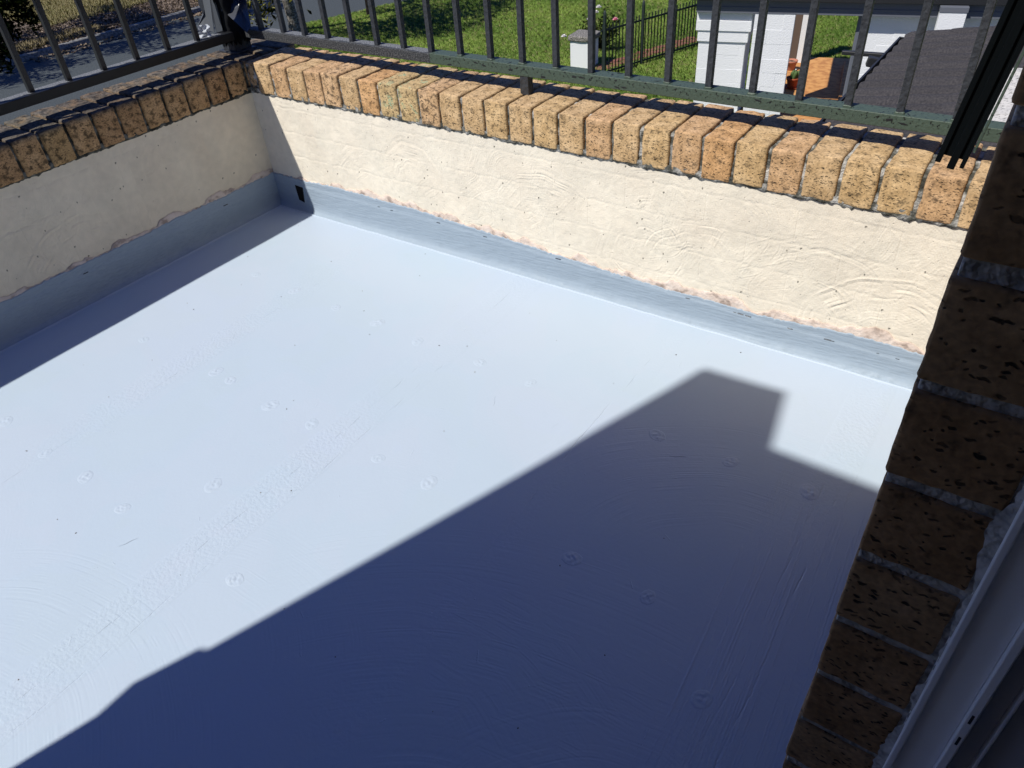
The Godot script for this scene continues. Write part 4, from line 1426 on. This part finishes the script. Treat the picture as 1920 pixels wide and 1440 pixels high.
	stems.generate_normals()
	part("stems", stems.commit(), M.bark_dark, rose)
	part("foliage", leaves_mesh(lv, lc, 0.045, 5), leaf_mat(Color(1, 1, 1)), rose)
	var bloom := bloom_mesh()
	for k in [[tips[0] * 0.95, 0], [Vector3(0.46, 0.74, 0.22), 1], [Vector3(-0.10, 0.82, 0.1), 0], [Vector3(-0.06, 0.92, 0.05), 0], [Vector3(-0.72, 0.35, 0.5), 0]]:
		piece("flower", bloom, mat(lin(0.75, 0.36, 0.42) if k[1] else lin(0.72, 0.70, 0.68), 0.8), rose, k[0])
	var p2 := thing("rose_bush", "small pair of peach flowers in the lawn seen through the porch", "rose bush", Vector3(-1.7, G, -20.0))
	for k in 2: piece("flower", bloom, mat(lin(0.75, 0.45, 0.33), 0.8), p2, Vector3(0.18 * k, 0.3, 0.0))
	part("stems", tube([Vector3.ZERO, Vector3(0.08, 0.28, 0)], [0.01, 0.006], 5), M.bark_dark, p2)

func grass_plain(c: Color) -> StandardMaterial3D:
	var m := mat(Color(c.r, c.g, c.b).linear_to_srgb(), 0.8)
	m.cull_mode = BaseMaterial3D.CULL_DISABLED
	return m

func bloom_mesh() -> ArrayMesh:
	var st := SurfaceTool.new()
	st.begin(Mesh.PRIMITIVE_TRIANGLES)
	for ring in 3:
		for k in 5:
			var a := TAU * k / 5.0 + ring * 0.6
			var d := Vector3(cos(a), 0, sin(a))
			var s := Vector3(-sin(a), 0, cos(a))
			var rr := 0.075 - 0.02 * ring
			var y := 0.02 + 0.018 * ring
			var p := [Vector3.ZERO, d * rr * 0.7 + s * rr * 0.55 + Vector3(0, y, 0), d * rr + Vector3(0, y + 0.01, 0), d * rr * 0.7 - s * rr * 0.55 + Vector3(0, y, 0)]
			for q in [p[0], p[2], p[1], p[0], p[3], p[2]]: st.add_vertex(q)
	st.generate_normals()
	return st.commit()

func fence_run(f: Node3D, a: Vector3, b: Vector3, n: int) -> void:
	var d := b - a
	var yaw := atan2(d.x, d.z)
	for y in [0.10, 0.93]:
		part("rail", box(Vector3(0.02, 0.035, d.length()), 0.002), M.fence, f, (a + b) * 0.5 + Vector3(0, y, 0), Vector3(0, yaw, 0))
	var picket := spear()
	for k in n:
		piece("picket", picket, M.fence, f, a.lerp(b, (k + 0.5) / n), Vector3(0, yaw, 0))

var spear_mesh: ArrayMesh
func spear() -> ArrayMesh:
	if spear_mesh == null:
		var st := SurfaceTool.new()
		st.begin(Mesh.PRIMITIVE_TRIANGLES)
		st.append_from(box(Vector3(0.018, 1.02, 0.018), 0.002), 0, Transform3D(Basis(), Vector3(0, 0.53, 0)))
		st.append_from(lathe([Vector2(0.009, 1.0), Vector2(0.028, 1.045), Vector2(0.012, 1.06), Vector2(0.024, 1.085), Vector2(0, 1.19)], 6), 0, Transform3D())
		spear_mesh = st.commit()
	return spear_mesh

func leaves_mesh(at: Array, cols: Array, size: float, seed: int) -> ArrayMesh:
	var r := RandomNumberGenerator.new()
	r.seed = seed
	var v := PackedVector3Array()
	var n := PackedVector3Array()
	var uv := PackedVector2Array()
	var c := PackedColorArray()
	var idx := PackedInt32Array()
	for k in at.size():
		var b := Basis(Vector3(r.randf_range(-1, 1), r.randf_range(-1, 1), r.randf_range(-1, 1)).normalized(), r.randf() * TAU)
		var s := size * r.randf_range(0.6, 1.3)
		var o := v.size()
		var up := b.y
		for p in [Vector3(-s, -0.1 * s, 0), Vector3(-0.1 * s, 0.10 * s, 0.34 * s), Vector3(s, -0.15 * s, 0), Vector3(-0.1 * s, 0.10 * s, -0.34 * s)]:
			v.append(at[k] + b * p)
			n.append(up)
			uv.append(Vector2.ZERO)
			c.append(cols[k])
		idx.append_array([o, o + 1, o + 2, o, o + 2, o + 3])
	return mesh_from(v, n, uv, idx, c)

func tree(called: String, label: String, base: Vector3, r0: float, lobes: Array, count: int, leaf: float, tone: Color, seed: int, twigs: bool) -> void:
	var r := RandomNumberGenerator.new()
	r.seed = 700 + seed
	var t := thing(called, label, "tree", base)
	var top: Vector3 = lobes[0][0] - base
	var fork := Vector3(top.x * 0.25, max(1.2, top.y * 0.55), top.z * 0.25)
	if called == "street_tree": t.set_meta("group", "street trees on the near lawn edge")
	part("trunk", tube([Vector3(0, -0.1, 0), Vector3(0.02, 0.35, 0.01), fork * 0.5 + Vector3(0.05, 0, -0.03), fork], [r0 * 1.25, r0, r0 * 0.9, r0 * 0.75], 12), M.bark if seed == 1 else M.bark_dark, t)
	var st := SurfaceTool.new()
	st.begin(Mesh.PRIMITIVE_TRIANGLES)
	st.set_smooth_group(0)
	var at := []
	var cols := []
	var vol := 0.0
	for l in lobes: vol += l[1].x * l[1].y * l[1].z
	for l in lobes:
		var c: Vector3 = l[0] - base
		tube_into(st, [fork, fork.lerp(c, 0.5) + Vector3(0.1, 0.1, -0.1), c], [r0 * 0.6, r0 * 0.4, r0 * 0.18], 7)
		var clumps := []
		for k in 16:
			var d := Vector3(r.randf_range(-1, 1), r.randf_range(-1, 1), r.randf_range(-1, 1))
			d = d.normalized() * pow(r.randf(), 0.4)
			var q: Vector3 = c + d * l[1]
			clumps.append(q)
			tube_into(st, [c, c.lerp(q, 0.6) + Vector3(0, 0.05, 0), q], [r0 * 0.18, r0 * 0.10, r0 * 0.04], 5)
		var n := int(count * l[1].x * l[1].y * l[1].z / vol)
		for k in n:
			var q: Vector3 = clumps[r.randi() % 16]
			var spread: float = 0.42 * min(l[1].x, l[1].y)
			var g := Vector3(r.randfn(0, 1), r.randfn(0, 1), r.randfn(0, 1)).limit_length(2.2)
			at.append(q + g * spread * 0.55)
			cols.append(Color(tone.r, tone.g, tone.b) * r.randf_range(0.55, 1.5))
	st.generate_normals()
	part("limbs", st.commit(), M.bark if seed == 1 else M.bark_dark, t)
	if twigs:
		for k in 260:
			var g := Vector3(r.randfn(0, 0.38), r.randfn(0, 0.28), r.randfn(0, 0.38))
			at.append(Vector3(-0.55, 0.85, 0.75) + g)
			cols.append(Color(0.50, 0.50, 0.10) * r.randf_range(0.6, 1.2))
		part("low_twig", tube([fork * 0.6, Vector3(-0.2, 1.2, 0.5), Vector3(-0.55, 0.85, 0.75), Vector3(-0.9, 0.6, 0.8)], [0.02, 0.010, 0.005, 0.002], 5), M.bark_dark, t)
	part("crown", leaves_mesh(at, cols, leaf, 800 + seed), leaf_mat(Color(1, 1, 1)), t)
